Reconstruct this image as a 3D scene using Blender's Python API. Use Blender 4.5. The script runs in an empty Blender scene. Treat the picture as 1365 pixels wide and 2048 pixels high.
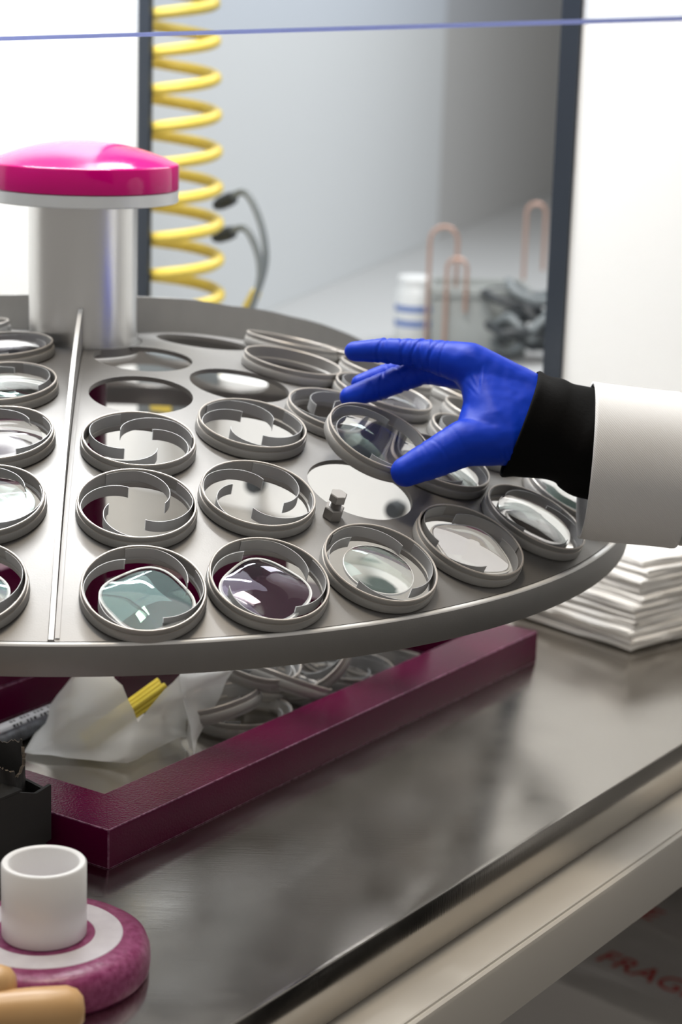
import bpy, bmesh, math, random
from mathutils import Vector, Matrix, geometry, noise
PI = math.pi
random.seed(7)
sc = bpy.context.scene
C = sc.collection

# ------------------------------------------------------------------ camera, world, lamps, exposure
CAM = Vector((0.21214, -1.64538, 0.55703))
RIGHT = Vector((0.99952, 0.00738, 0.03007)).normalized()
DOWN = Vector((0.03097, -0.23831, -0.97070)).normalized()
FWD = Vector((0.0, 0.97116, -0.23843)).normalized()
cam = bpy.data.cameras.new('camera')
camo = bpy.data.objects.new('camera', cam)
C.objects.link(camo)
camo.matrix_world = Matrix(((RIGHT.x, -DOWN.x, -FWD.x, CAM.x), (RIGHT.y, -DOWN.y, -FWD.y, CAM.y), (RIGHT.z, -DOWN.z, -FWD.z, CAM.z), (0, 0, 0, 1)))
cam.sensor_fit = 'VERTICAL'
cam.sensor_height = 36.0
cam.sensor_width = 24.0
cam.lens = 72.51
cam.clip_start = 0.05
cam.dof.use_dof = True
cam.dof.focus_distance = 1.36
cam.dof.aperture_fstop = 6.8
sc.camera = camo

w = bpy.data.worlds.new('world')
sc.world = w
w.use_nodes = True
bg = w.node_tree.nodes['Background']
bg.inputs[0].default_value = (0.93, 0.88, 0.82, 1)
bg.inputs[1].default_value = 0.33

U = Vector((0.5602, 0.8283, 0.0))     # along the bench front edge, away from the viewer
V = Vector((-0.8283, 0.5602, 0.0))    # across the bench, away from its front edge
def uv(u, v, z=0.0):
    return U * u + V * v + Vector((0, 0, z))

def area(name, loc, target, sx, sy, power, col):
    l = bpy.data.lights.new(name, 'AREA')
    l.shape = 'RECTANGLE'; l.size = sx; l.size_y = sy; l.energy = power; l.color = col
    o = bpy.data.objects.new(name, l); C.objects.link(o)
    o.location = loc
    d = Vector(target) - Vector(loc)
    o.rotation_euler = d.to_track_quat('-Z', 'Y').to_euler()
    return o
area('hood_panel', uv(-0.10, 0.28, 1.45), uv(0.0, 0.24, 0), 1.0, 1.2, 12, (0.96, 0.98, 1.0))
area('hood_tube', uv(0.30, 0.42, 1.35), uv(0.34, 0.42, 0), 0.05, 1.3, 5, (0.95, 0.98, 1.0))
area('wall_tube', uv(0.24, 0.30, 1.20), uv(0.55, 0.28, 0), 0.8, 0.06, 15, (0.97, 0.99, 1.0))
area('room_lamp', (0.16, -0.36, 2.1), (0.18, -0.34, 0), 0.35, 0.35, 15, (1.0, 0.86, 0.68))
area('next_room_lamp', uv(1.9, 0.0, 1.6), uv(1.9, 0.2, 0), 1.4, 0.8, 32, (0.96, 0.98, 1.0))

vs = sc.view_settings
sc.display_settings.display_device = 'sRGB'
vs.view_transform = 'Standard'
vs.look = 'None'
vs.exposure = 0.0
vs.gamma = 1.0
vs.use_curve_mapping = False

# ------------------------------------------------------------------ materials
def mat(name, col, rough=0.5, metal=0.0, bump=None, noise_col=None, **kw):
    """bump=(scale, strength, distance); noise_col=(scale, other colour, amount)"""
    m = bpy.data.materials.new(name); m.use_nodes = True
    nt = m.node_tree; b = nt.nodes['Principled BSDF']
    b.inputs['Base Color'].default_value = (*col, 1)
    b.inputs['Roughness'].default_value = rough
    b.inputs['Metallic'].default_value = metal
    for k, v in kw.items():
        b.inputs[k.replace('_', ' ')].default_value = v
    tc = nt.nodes.new('ShaderNodeTexCoord')
    if bump:
        n = nt.nodes.new('ShaderNodeTexNoise'); n.inputs['Scale'].default_value = bump[0]; n.inputs['Detail'].default_value = 3
        nt.links.new(tc.outputs['Object'], n.inputs['Vector'])
        bp = nt.nodes.new('ShaderNodeBump'); bp.inputs['Strength'].default_value = bump[1]; bp.inputs['Distance'].default_value = bump[2]
        nt.links.new(n.outputs['Fac'], bp.inputs['Height']); nt.links.new(bp.outputs['Normal'], b.inputs['Normal'])
    if noise_col:
        n = nt.nodes.new('ShaderNodeTexNoise'); n.inputs['Scale'].default_value = noise_col[0]; n.inputs['Detail'].default_value = 5
        nt.links.new(tc.outputs['Object'], n.inputs['Vector'])
        r = nt.nodes.new('ShaderNodeValToRGB')
        r.color_ramp.elements[0].position = 0.5 - noise_col[2] / 2; r.color_ramp.elements[1].position = 0.5 + noise_col[2] / 2
        r.color_ramp.elements[0].color = (*col, 1); r.color_ramp.elements[1].color = (*noise_col[1], 1)
        nt.links.new(n.outputs['Fac'], r.inputs['Fac']); nt.links.new(r.outputs['Color'], b.inputs['Base Color'])
    return m

ALU = mat('blasted_aluminium', (0.265, 0.258, 0.250), 0.50, 0.72, (900, 0.2, 0.0003), (60, (0.247, 0.241, 0.235), 0.6))
RINGM = mat('ring_aluminium', (0.33, 0.325, 0.315), 0.5, 0.3, (1500, 0.2, 0.0003))
LIPM = mat('pale_ring_lip', (0.50, 0.46, 0.42), 0.42, 0.5)  # paler, warmer tone on the ring's lip and step faces
SPRING = mat('spring_steel', (0.40, 0.405, 0.41), 0.5, 0.35, (400, 0.1, 0.0003))
POL = mat('polished_edge_highlight', (0.88, 0.88, 0.87), 0.35, 0.15, (200, 0.1, 0.0003))  # near-white base paints in the bright reflection on fin tops and rim edge
TUBEM = mat('brushed_tube', (0.74, 0.74, 0.735), 0.30, 1.0, (300, 0.1, 0.0004))
FLG = mat('flange_white', (0.74, 0.77, 0.78), 0.35, 0.2)
PINK = mat('magenta_gloss', (0.56, 0.001, 0.17), 0.12, 0.0, Specular_IOR_Level=0.32)
BURG = mat('burgundy_paint', (0.090, 0.0008, 0.031), 0.17, 0.0, (650, 0.35, 0.0006), Specular_IOR_Level=0.25)
BWORN = mat('burgundy_worn_edge', (0.11, 0.006, 0.045), 0.35, 0.0, None, (300, (0.34, 0.15, 0.25), 0.30))
BOLTM = mat('bolt_steel', (0.34, 0.325, 0.31), 0.42, 0.6, (500, 0.1, 0.0003))
WALL = mat('white_panel', (0.83, 0.835, 0.825), 0.4)
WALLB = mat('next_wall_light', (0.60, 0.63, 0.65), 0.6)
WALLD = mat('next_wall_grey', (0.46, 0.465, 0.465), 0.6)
POST = mat('dark_post', (0.018, 0.025, 0.036), 0.35)
BENCH = mat('grey_bench', (0.42, 0.43, 0.435), 0.35)
FLOOR = mat('dark_floor', (0.20, 0.185, 0.17), 0.5)
BEAM = mat('cream_extrusion', (0.68, 0.645, 0.585), 0.4, 0.15, (600, 0.08, 0.0004))
YEL = mat('yellow_hose', (0.68, 0.52, 0.09), 0.4)
DARK = mat('dark_rubber', (0.03, 0.035, 0.04), 0.5)
GREYH = mat('grey_hose', (0.16, 0.18, 0.19), 0.5)
COPPER = mat('copper', (0.50, 0.33, 0.27), 0.4, 0.6)
GLOVE = mat('nitrile_glove', (0.0002, 0.034, 0.46), 0.48, 0.0, (90, 0.15, 0.002), Specular_IOR_Level=0.2)
BLACKC = mat('black_fabric', (0.0025, 0.0024, 0.0024), 0.9, 0.0, (400, 0.3, 0.0008), Specular_IOR_Level=0.15)
WCARD = mat('black_card', (0.024, 0.0235, 0.023), 0.7, 0.0, (300, 0.15, 0.0006))
KRAFT = mat('torn_kraft', (0.22, 0.17, 0.12), 0.9, 0.0, (500, 0.5, 0.001), (300, (0.08, 0.07, 0.06), 0.4))
WPLAS = mat('white_plastic', (0.84, 0.845, 0.85), 0.3)
ROLLM = mat('burgundy_rubber', (0.19, 0.014, 0.085), 0.33, 0.0, (160, 0.3, 0.0015), (260, (0.30, 0.06, 0.17), 0.35))
FELT = mat('worn_grey_ring', (0.64, 0.62, 0.66), 0.6, 0.0, (200, 0.2, 0.001), (90, (0.54, 0.51, 0.56), 0.5))
WOOD = mat('pale_wood', (0.52, 0.30, 0.12), 0.38, 0.0, None, (30, (0.60, 0.37, 0.17), 0.6))
STICK = mat('yellow_stick', (0.88, 0.70, 0.08), 0.4)
CLOTH = mat('white_wipe', (0.80, 0.78, 0.75), 0.9, 0.0, (120, 0.3, 0.002))
PENW = mat('pen_white', (0.62, 0.64, 0.68), 0.35)
PENG = mat('pen_grey', (0.10, 0.11, 0.13), 0.4, 0.0, None, (150, (0.03, 0.03, 0.035), 0.3))
RED = mat('red_plastic', (0.75, 0.01, 0.012), 0.35)
REDINK = mat('red_ink', (0.60, 0.02, 0.015), 0.6)
PARCEL = mat('grey_wrap', (0.72, 0.69, 0.66), 0.5, 0.0, (25, 0.4, 0.01))
BLUEL = mat('blue_label', (0.14, 0.22, 0.50), 0.4)
JARM = mat('jar_white', (0.72, 0.74, 0.75), 0.4)
TANKM = mat('tank_grey', (0.36, 0.38, 0.375), 0.35, 0.3)
FROST = mat('frosted_lens_edge', (0.82, 0.83, 0.82), 0.55)
EDGE = mat('sash_edge', (0.66, 0.70, 1.0), 0.35)
nt_ = EDGE.node_tree; tl_ = nt_.nodes.new('ShaderNodeBsdfTranslucent'); tl_.inputs[0].default_value = (0.64, 0.70, 1.0, 1)
mx_ = nt_.nodes.new('ShaderNodeMixShader'); mx_.inputs[0].default_value = 0.92
nt_.links.new(nt_.nodes['Principled BSDF'].outputs[0], mx_.inputs[1]); nt_.links.new(tl_.outputs[0], mx_.inputs[2]); nt_.links.new(mx_.outputs[0], nt_.nodes['Material Output'].inputs['Surface'])
INK = mat('black_ink', (0.02, 0.02, 0.025), 0.5)

def coat_mat():
    m = mat('white_twill', (0.74, 0.735, 0.73), 0.85)
    nt = m.node_tree; b = nt.nodes['Principled BSDF']
    tc = nt.nodes.new('ShaderNodeTexCoord')
    mp = nt.nodes.new('ShaderNodeMapping'); mp.inputs['Rotation'].default_value = (0.5, 0.7, 0.3)
    wv = nt.nodes.new('ShaderNodeTexWave'); wv.inputs['Scale'].default_value = 260; wv.inputs['Distortion'].default_value = 0.6
    bp = nt.nodes.new('ShaderNodeBump'); bp.inputs['Strength'].default_value = 0.25; bp.inputs['Distance'].default_value = 0.0006
    nt.links.new(tc.outputs['Object'], mp.inputs['Vector']); nt.links.new(mp.outputs['Vector'], wv.inputs['Vector'])
    nt.links.new(wv.outputs['Fac'], bp.inputs['Height']); nt.links.new(bp.outputs['Normal'], b.inputs['Normal'])
    return m
COAT = coat_mat()

def steel_mat():
    m = mat('brushed_steel_top', (0.47, 0.445, 0.41), 0.2, 1.0)
    nt = m.node_tree; b = nt.nodes['Principled BSDF']
    tc = nt.nodes.new('ShaderNodeTexCoord')
    mp = nt.nodes.new('ShaderNodeMapping'); mp.inputs['Rotation'].default_value = (0, 0, -math.atan2(U.y, U.x)); mp.inputs['Scale'].default_value = (12, 900, 1)
    n1 = nt.nodes.new('ShaderNodeTexNoise'); n1.inputs['Scale'].default_value = 1.0; n1.inputs['Detail'].default_value = 4
    nt.links.new(tc.outputs['Object'], mp.inputs['Vector']); nt.links.new(mp.outputs['Vector'], n1.inputs['Vector'])
    n2 = nt.nodes.new('ShaderNodeTexNoise'); n2.inputs['Scale'].default_value = 14; n2.inputs['Detail'].default_value = 5
    nt.links.new(tc.outputs['Object'], n2.inputs['Vector'])
    mr = nt.nodes.new('ShaderNodeMapRange'); mr.inputs['From Min'].default_value = 0.3; mr.inputs['From Max'].default_value = 0.7
    mr.inputs['To Min'].default_value = 0.13; mr.inputs['To Max'].default_value = 0.22
    nt.links.new(n2.outputs['Fac'], mr.inputs['Value']); nt.links.new(mr.outputs['Result'], b.inputs['Roughness'])
    bp = nt.nodes.new('ShaderNodeBump'); bp.inputs['Strength'].default_value = 0.10; bp.inputs['Distance'].default_value = 0.0004
    nt.links.new(n1.outputs['Fac'], bp.inputs['Height']); nt.links.new(bp.outputs['Normal'], b.inputs['Normal'])
    return m
STEEL = steel_mat()

def glass_mat(name, col, film):
    m = mat(name, col, 0.0, 0.0, None, None, Transmission_Weight=1.0, IOR=1.5)
    b = m.node_tree.nodes['Principled BSDF']
    b.inputs['Specular Tint'].default_value = (*film, 1)
    return m
LENS = glass_mat('coated_lens_glass', (0.97, 0.985, 0.98), (0.5, 1.0, 0.92))
LENSV = glass_mat('violet_coated_lens_glass', (0.96, 0.96, 0.99), (0.8, 0.72, 1.0))

def pane_mat():
    m = bpy.data.materials.new('acrylic_sash'); m.use_nodes = True
    nt = m.node_tree; nt.nodes.remove(nt.nodes['Principled BSDF']); out = nt.nodes['Material Output']
    t = nt.nodes.new('ShaderNodeBsdfTransparent'); t.inputs[0].default_value = (0.93, 0.95, 0.985, 1)
    g = nt.nodes.new('ShaderNodeBsdfGlossy'); g.inputs['Roughness'].default_value = 0.02
    f = nt.nodes.new('ShaderNodeFresnel'); f.inputs['IOR'].default_value = 1.3
    mx = nt.nodes.new('ShaderNodeMixShader')
    nt.links.new(f.outputs[0], mx.inputs[0]); nt.links.new(t.outputs[0], mx.inputs[1]); nt.links.new(g.outputs[0], mx.inputs[2])
    nt.links.new(mx.outputs[0], out.inputs['Surface'])
    return m
PANE = pane_mat()

def bag_mat():
    m = bpy.data.materials.new('frosted_bag_film'); m.use_nodes = True
    nt = m.node_tree; b = nt.nodes['Principled BSDF']; out = nt.nodes['Material Output']
    b.inputs['Base Color'].default_value = (0.92, 0.94, 0.94, 1); b.inputs['Roughness'].default_value = 0.3
    tl = nt.nodes.new('ShaderNodeBsdfTranslucent'); tl.inputs[0].default_value = (0.95, 0.97, 0.97, 1)
    m1 = nt.nodes.new('ShaderNodeMixShader'); m1.inputs[0].default_value = 0.35
    t = nt.nodes.new('ShaderNodeBsdfTransparent'); t.inputs[0].default_value = (0.95, 0.96, 0.96, 1)
    m2 = nt.nodes.new('ShaderNodeMixShader'); m2.inputs[0].default_value = 0.18
    nt.links.new(b.outputs[0], m1.inputs[1]); nt.links.new(tl.outputs[0], m1.inputs[2])
    nt.links.new(m1.outputs[0], m2.inputs[1]); nt.links.new(t.outputs[0], m2.inputs[2])
    nt.links.new(m2.outputs[0], out.inputs['Surface'])
    return m
BAG = bag_mat()

# ------------------------------------------------------------------ mesh helpers
def finish(me, mats, smooth=True, angle=35):
    for m in (mats if isinstance(mats, (list, tuple)) else [mats]):
        me.materials.append(m)
    if smooth:
        for p in me.polygons: p.use_smooth = True
        me.set_sharp_from_angle(angle=math.radians(angle))
def mesh(name, verts, faces, mats, smooth=True, angle=35, fm=None):
    me = bpy.data.meshes.new(name)
    me.from_pydata([tuple(v) for v in verts], [], faces)
    bm = bmesh.new(); bm.from_mesh(me)
    bmesh.ops.recalc_face_normals(bm, faces=bm.faces)
    bm.to_mesh(me); bm.free()
    if fm:
        for p, i in zip(me.polygons, fm): p.material_index = i
    finish(me, mats, smooth, angle)
    return me
def from_bm(name, bm, mats, smooth=True, angle=35):
    bmesh.ops.recalc_face_normals(bm, faces=bm.faces)
    me = bpy.data.meshes.new(name); bm.to_mesh(me); bm.free()
    finish(me, mats, smooth, angle)
    return me
def obj(name, me, parent=None):
    o = bpy.data.objects.new(name, me); C.objects.link(o)
    if parent: o.parent = parent
    return o
def tag(o, label=None, cat=None, group=None, kind=None):
    if label: o['label'] = label
    if cat: o['category'] = cat
    if group: o['group'] = group
    if kind: o['kind'] = kind
    return o
def thing(name, label, cat, loc=(0, 0, 0), rot=None, group=None):
    o = bpy.data.objects.new(name, None); C.objects.link(o)
    o.empty_display_size = 0.01
    if isinstance(loc, Matrix): o.matrix_world = loc
    else:
        o.location = loc
        if rot: o.rotation_euler = rot
    return tag(o, label, cat, group)
def struct(name, me):
    return tag(obj(name, me), kind='structure')
def lathe_data(prof, seg=48, closed=True):
    """prof: list of (r, z); closed loops the profile"""
    vs_, fs = [], []
    n = len(prof)
    for i in range(seg):
        a = 2 * PI * i / seg
        for r, z in prof: vs_.append((r * math.cos(a), r * math.sin(a), z))
    for i in range(seg):
        j = (i + 1) % seg
        for k in range(n if closed else n - 1):
            l = (k + 1) % n
            fs.append((i * n + k, j * n + k, j * n + l, i * n + l))
    return vs_, fs
def lathe(name, prof, m, seg=48, closed=True, angle=35, fm=None):
    v, f = lathe_data(prof, seg, closed)
    n = len(prof) if closed else len(prof) - 1
    bm = bmesh.new(); bv = [bm.verts.new(p) for p in v]
    for i, q in enumerate(f):
        fc = bm.faces.new([bv[k] for k in q])
        if fm: fc.material_index = fm[i % n]
    bmesh.ops.remove_doubles(bm, verts=bm.verts, dist=1e-6)
    return from_bm(name, bm, m, True, angle)
def box_bm(bm, x0, x1, y0, y1, z0, z1, bev=0.0, M=None, seg=2):
    r = bmesh.ops.create_cube(bm, size=1.0)
    vv = r['verts']
    for v in vv:
        v.co = Vector(((x0 + x1) / 2 + v.co.x * (x1 - x0), (y0 + y1) / 2 + v.co.y * (y1 - y0), (z0 + z1) / 2 + v.co.z * (z1 - z0)))
    if bev:
        es = list({e for v in vv for e in v.link_edges})
        r2 = bmesh.ops.bevel(bm, geom=es, offset=bev, segments=seg, affect='EDGES', profile=0.5)
        vv = list({v for f in r2['faces'] for v in f.verts} | {v for v in vv if v.is_valid})
    if M:
        bmesh.ops.transform(bm, matrix=M, verts=vv)
    return vv
def box(name, x0, x1, y0, y1, z0, z1, m, bev=0.0, M=None, seg=2):
    bm = bmesh.new(); box_bm(bm, x0, x1, y0, y1, z0, z1, bev, M, seg)
    return from_bm(name, bm, m, True, 40)
MUV = Matrix(((U.x, V.x, 0, 0), (U.y, V.y, 0, 0), (0, 0, 1, 0), (0, 0, 0, 1)))     # (u, v, z) -> world
def loft(path, ra, rb, n=32, up=Vector((0, 0, 1)), caps=(False, False), wob=0.0, seed=0.0, wf=30.0):
    """tube of elliptic sections along a path; returns verts, faces"""
    vs_, fs = [], []
    P = [Vector(p) for p in path]
    for i, p in enumerate(P):
        t = (P[min(i + 1, len(P) - 1)] - P[max(i - 1, 0)]).normalized()
        s = t.cross(up).normalized(); u2 = s.cross(t).normalized()
        for k in range(n):
            a = 2 * PI * k / n
            q = s * math.cos(a) * ra[i] + u2 * math.sin(a) * rb[i]
            if wob: q = q * (1 + wob * noise.noise((p + q) * wf + Vector((seed, 0, 0))))
            vs_.append(p + q)
    for i in range(len(P) - 1):
        for k in range(n):
            l = (k + 1) % n
            fs.append((i * n + k, i * n + l, (i + 1) * n + l, (i + 1) * n + k))
    if caps[0]: fs.append(tuple(range(n)))
    if caps[1]: fs.append(tuple((len(P) - 1) * n + k for k in range(n)))
    return vs_, fs
def tube(name, path, r, m, n=12, up=Vector((0, 0, 1))):
    v, f = loft(path, [r] * len(path), [r] * len(path), n, up, (True, True))
    return mesh(name, v, f, m)
def spline(pts, n=8):
    P = [Vector(p) for p in pts]; out = []
    for i in range(len(P) - 1):
        a, b, c, d = P[max(i - 1, 0)], P[i], P[i + 1], P[min(i + 2, len(P) - 1)]
        for k in range(n):
            t = k / n
            out.append(0.5 * ((2 * b) + (c - a) * t + (2 * a - 5 * b + 4 * c - d) * t * t + (3 * b - a - 3 * c + d) * t ** 3))
    out.append(P[-1])
    return out

# ------------------------------------------------------------------ the setting
WU = 0.575
struct('floor', box('floor', -3, 4, -3, 4, -0.87, -0.85, FLOOR))
def wallbox(name, u0, u1, v0, v1, z0, z1, m): return struct(name, box(name, u0, u1, v0, v1, z0, z1, m, 0.0, MUV))
wallbox('wall_left', WU, WU + 0.02, 0.425, 1.5, 0.0, 1.5, WALL)
wallbox('wall_side', -0.6, WU, 1.10, 1.12, 0.0, 1.5, WALL)
wallbox('wall_right', WU, WU + 0.02, -0.80, -0.131, 0.0, 1.5, WALL)
wallbox('wall_lower', WU, WU + 0.02, -0.131, 0.425, 0.0, 0.145, WALL)
wallbox('trim_1', WU - 0.003, WU + 0.003, 0.407, 0.4245, 0.145, 1.5, POST)
wallbox('trim_2', WU - 0.004, WU + 0.008, -0.1305, -0.110, 0.145, 1.5, POST)
# the neighbouring chamber seen through the opening
def wallseg(name, a, b, z0, z1, m, t=0.03):
    a, b = Vector(a), Vector(b); d = (b - a).normalized(); nrm = Vector((-d.y, d.x, 0)) * t
    vs_ = [a, b, b + nrm, a + nrm]
    v = [Vector((p.x, p.y, z0)) for p in vs_] + [Vector((p.x, p.y, z1)) for p in vs_]
    return struct(name, mesh(name, v, [(0, 1, 2, 3), (4, 5, 6, 7), (0, 1, 5, 4), (1, 2, 6, 5), (2, 3, 7, 6), (3, 0, 4, 7)], m, False))
P0, P2 = Vector((-0.1425, 0.845, 0)), Vector((0.4011, 2.8083, 0))
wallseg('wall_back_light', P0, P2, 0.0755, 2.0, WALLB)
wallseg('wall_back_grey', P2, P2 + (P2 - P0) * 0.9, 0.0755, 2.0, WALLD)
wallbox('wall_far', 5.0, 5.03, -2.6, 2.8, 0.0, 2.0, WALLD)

bench = thing('side_bench', 'grey bench top running back behind the wall opening', 'bench', uv(1.5, 0, -0.85))
def sub(name, me, parent):
    o = obj(name, me, parent); o.matrix_parent_inverse = Matrix.Translation(-parent.location); return o
sub('bench_top', box('bench_top', WU + 0.025, 4.9, -1.3, 2.0, 0.042, 0.075, BENCH, 0.002, MUV), bench)
sub('cabinet', box('cabinet', WU + 0.2, 4.8, -1.0, 1.6, -0.30, 0.042, WALL, 0.002, MUV), bench)
for u_, v_ in ((0.9, -0.6), (0.9, 1.0), (4.7, -0.6), (4.7, 1.0)):
    sub('leg', box('leg', u_ - .03, u_ + .03, v_ - .03, v_ + .03, -0.85, -0.30, BENCH, 0.002, MUV), bench)

# ------------------------------------------------------------------ steel workbench
wb = thing('workbench', 'brushed stainless steel work table with a pale extrusion along its front edge', 'table', uv(-0.3, 0.2, -0.85))
VE = -0.4635
prof = [(0.9, 0.0), (VE + 0.004, 0.0), (VE + 0.0012, -0.0005), (VE, -0.003), (VE, -0.0385), (VE + 0.002, -0.0405), (VE + 0.012, -0.0405), (VE + 0.012, -0.038), (VE + 0.0025, -0.038), (VE + 0.0025, -0.004), (0.9, -0.004)]
vv = [uv(u_, v_, z_) for u_ in (-1.3, WU - 0.001) for v_, z_ in prof]
n_ = len(prof)
ff = [(i, (i + 1) % n_, n_ + (i + 1) % n_, n_ + i) for i in range(n_)] + [tuple(range(n_)), tuple(range(n_, 2 * n_))]
sub('steel_top', mesh('steel_top', vv, ff, STEEL, True, 50), wb)
bp_ = [(-0.456, -0.0425), (-0.4945, -0.0425), (-0.4958, -0.0432), (-0.4962, -0.0446), (-0.4972, -0.0446), (-0.4990, -0.0458), (-0.5, -0.0485), (-0.5, -0.089), (-0.4985, -0.0905), (-0.456, -0.0905)]
vv = [uv(u_, v_, z_) for u_ in (-1.3, WU - 0.001) for v_, z_ in bp_]
n_ = len(bp_)
ff = [(i, (i + 1) % n_, n_ + (i + 1) % n_, n_ + i) for i in range(n_)] + [tuple(range(n_)), tuple(range(n_, 2 * n_))]
o = sub('front_beam', mesh('front_beam', vv, ff, BEAM, True, 25), wb); o['label'] = 'pale grooved aluminium beam'
for u_ in (-1.25, 0.52):
    for v_ in (-0.45, 0.85):
        sub('leg', box('leg', u_ - .02, u_ + .02, v_ - .02, v_ + .02, -0.85, -0.0905 if v_ < 0 else -0.0405, BEAM, 0.002, MUV), wb)
sub('under_frame', box('under_frame', -1.27, 0.55, 0.83, 0.87, -0.0405, -0.004, BEAM, 0.002, MUV), wb)

# ------------------------------------------------------------------ burgundy base frame with post
stand = thing('base_frame', 'burgundy square tube base frame with a post under the lens dome', 'stand', (0, 0, 0))
def bar(name, u0, u1, v0, v1, z0=0.0, z1=0.028, pts=None):
    P = pts or [(u0, v0), (u1, v0), (u1, v1), (u0, v1)]
    bm = bmesh.new()
    lo = [bm.verts.new((a, b, z0)) for a, b in P]; hi = [bm.verts.new((a, b, z1)) for a, b in P]
    bm.faces.new(lo[::-1]); bm.faces.new(hi)
    for i in range(4): bm.faces.new([lo[i], lo[(i + 1) % 4], hi[(i + 1) % 4], hi[i]])
    es = list(bm.edges)
    if pts:      # leave the edges of the mitre cuts sharp
        mit = {frozenset((q[i], q[(i + 1) % 4])) for q in (lo, hi) for i in (1, 3)} | {frozenset((lo[i], hi[i])) for i in (2, 3)}
        es = [e for e in es if frozenset(e.verts) not in mit]
    r = bmesh.ops.bevel(bm, geom=es, offset=0.0009, segments=2, affect='EDGES', profile=0.5)
    for f in r['faces']: f.material_index = 1
    bm.transform(MUV)
    return obj(name, from_bm(name, bm, [BURG, BWORN], True, 20), stand)
UO = (-0.281, 0.2945); VO = (-0.270, 0.270); UI = (-0.2335, 0.250); VI = (-0.2255, 0.2255)     # outer and inner edges of the mitred frame
bar('frame_bar', 0, 0, 0, 0, pts=[(UO[0], VO[0]), (UO[1], VO[0]), (UI[1], VI[0]), (UI[0], VI[0])])
bar('frame_bar', 0, 0, 0, 0, pts=[(UO[1], VO[0]), (UO[1], VO[1]), (UI[1], VI[1]), (UI[1], VI[0])])
bar('frame_bar', 0, 0, 0, 0, pts=[(UO[1], VO[1]), (UO[0], VO[1]), (UI[0], VI[1]), (UI[1], VI[1])])
bar('frame_bar', 0, 0, 0, 0, pts=[(UO[0], VO[1]), (UO[0], VO[0]), (UI[0], VI[0]), (UI[0], VI[1])])
bar('centre_bar', -0.2334, 0.2499, -0.016, 0.029)
bar('deck_bar', -0.2300, 0.2700, -0.0155, 0.0285, 0.0282, 0.070)
obj('post', lathe('post', [(0, 0.0702), (0.019, 0.0702), (0.019, 0.262), (0, 0.262)], BURG, 32, False), stand)

# ------------------------------------------------------------------ lens dome
R, ZA = 0.888, 0.290
def sph(x, y): return math.sqrt(R * R - x * x - y * y) - R + ZA
dome = thing('lens_dome', 'grey domed metal tray with round holes and magenta topped hub', 'tray', (0, 0, ZA - 0.02))
def dsub(name, me, parent=None):
    o = obj(name, me, parent or dome)
    o.matrix_parent_inverse = Matrix.Translation((0, 0, -(ZA - 0.02)))
    return o
FINS = [-85.2, 58.0, 131.0]
def dirs(a): a = math.radians(a); return Vector((math.cos(a), math.sin(a), 0)), Vector((-math.sin(a), math.cos(a), 0))
def tangent(phi, az, rot=0.0, h=0.0):
    """frame on the dome: z along the outward normal"""
    p, a = math.radians(phi), math.radians(az)
    n = Vector((math.sin(p) * math.cos(a), math.sin(p) * math.sin(a), math.cos(p)))
    e1 = Vector((math.cos(p) * math.cos(a), math.cos(p) * math.sin(a), -math.sin(p)))
    e2 = n.cross(e1)
    c, s = math.cos(math.radians(rot)), math.sin(math.radians(rot))
    x, y = e1 * c + e2 * s, e2 * c - e1 * s
    o = Vector((0, 0, ZA - R)) + n * (R + h)
    return Matrix(((x.x, y.x, n.x, o.x), (x.y, y.y, n.y, o.y), (x.z, y.z, n.z, o.z), (0, 0, 0, 1)))

# name: (phi, az, kind)  kinds: hole, empty, swirl (+/-), square lens, round lens
SLOTS = {
 'A1': (27.37, -77.4), 'A2': (21.90, -76.6), 'A3': (16.68, -74.1), 'A4': (10.51, -67.5), 'A5': (5.21, -47.6),
 'B1': (27.25, -65.9), 'B2': (21.66, -61.9), 'B3': (15.93, -53.4), 'B4': (10.64, -36.5), 'B5': (6.69, 25.6),
 'C1': (27.10, -54.1), 'C2': (21.47, -46.2), 'C3': (16.1, -33.0), 'C4': (11.12, -9.8), 'C5': (11.93, 26.1),
 'D1': (26.87, -41.8), 'D2': (21.6, -31.0), 'D3': (21.5, -15.5), 'D4': (16.1, -12.5), 'D6': (16.1, 8.0),
 'E1': (26.85, -29.3), 'E2': (27.0, -17.2), 'E3': (21.6, -1.0), 'F1': (27.0, -5.0), 'F2': (27.0, 7.0), 'F3': (27.0, 19.0),
 'F4': (21.6, 14.0), 'F5': (16.6, 27.5), 'F6': (27.0, 31.0), 'F7': (21.6, 29.0),
 'L1': (27.2, -93.0), 'L2': (21.7, -93.8), 'L3': (16.3, -96.3), 'L4': (10.8, -102.9), 'L5': (5.6, -128.0), 'L6': (7.0, 163.0),
}
EXTRA = {'X1': (27.2, -105), 'X2': (21.7, -108.5), 'X3': (16.3, -117), 'X4': (10.8, -134), 'X5': (27.2, -117), 'X6': (21.7, -123.2), 'X7': (16.3, -138),
         'X8': (10.8, -165), 'X9': (27.2, -129), 'X10': (21.7, -138), 'X11': (27.2, -141), 'X12': (16.3, -159), 'X13': (21.7, -153), 'X14': (27.2, -153)}
RH = 0.0385
def hole_xy(phi, az, n=48):
    M = tangent(phi, az)
    return [(M @ Vector((RH * math.cos(2 * PI * k / n), RH * math.sin(2 * PI * k / n), 0))).xy for k in range(n)], M.translation.xy
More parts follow.
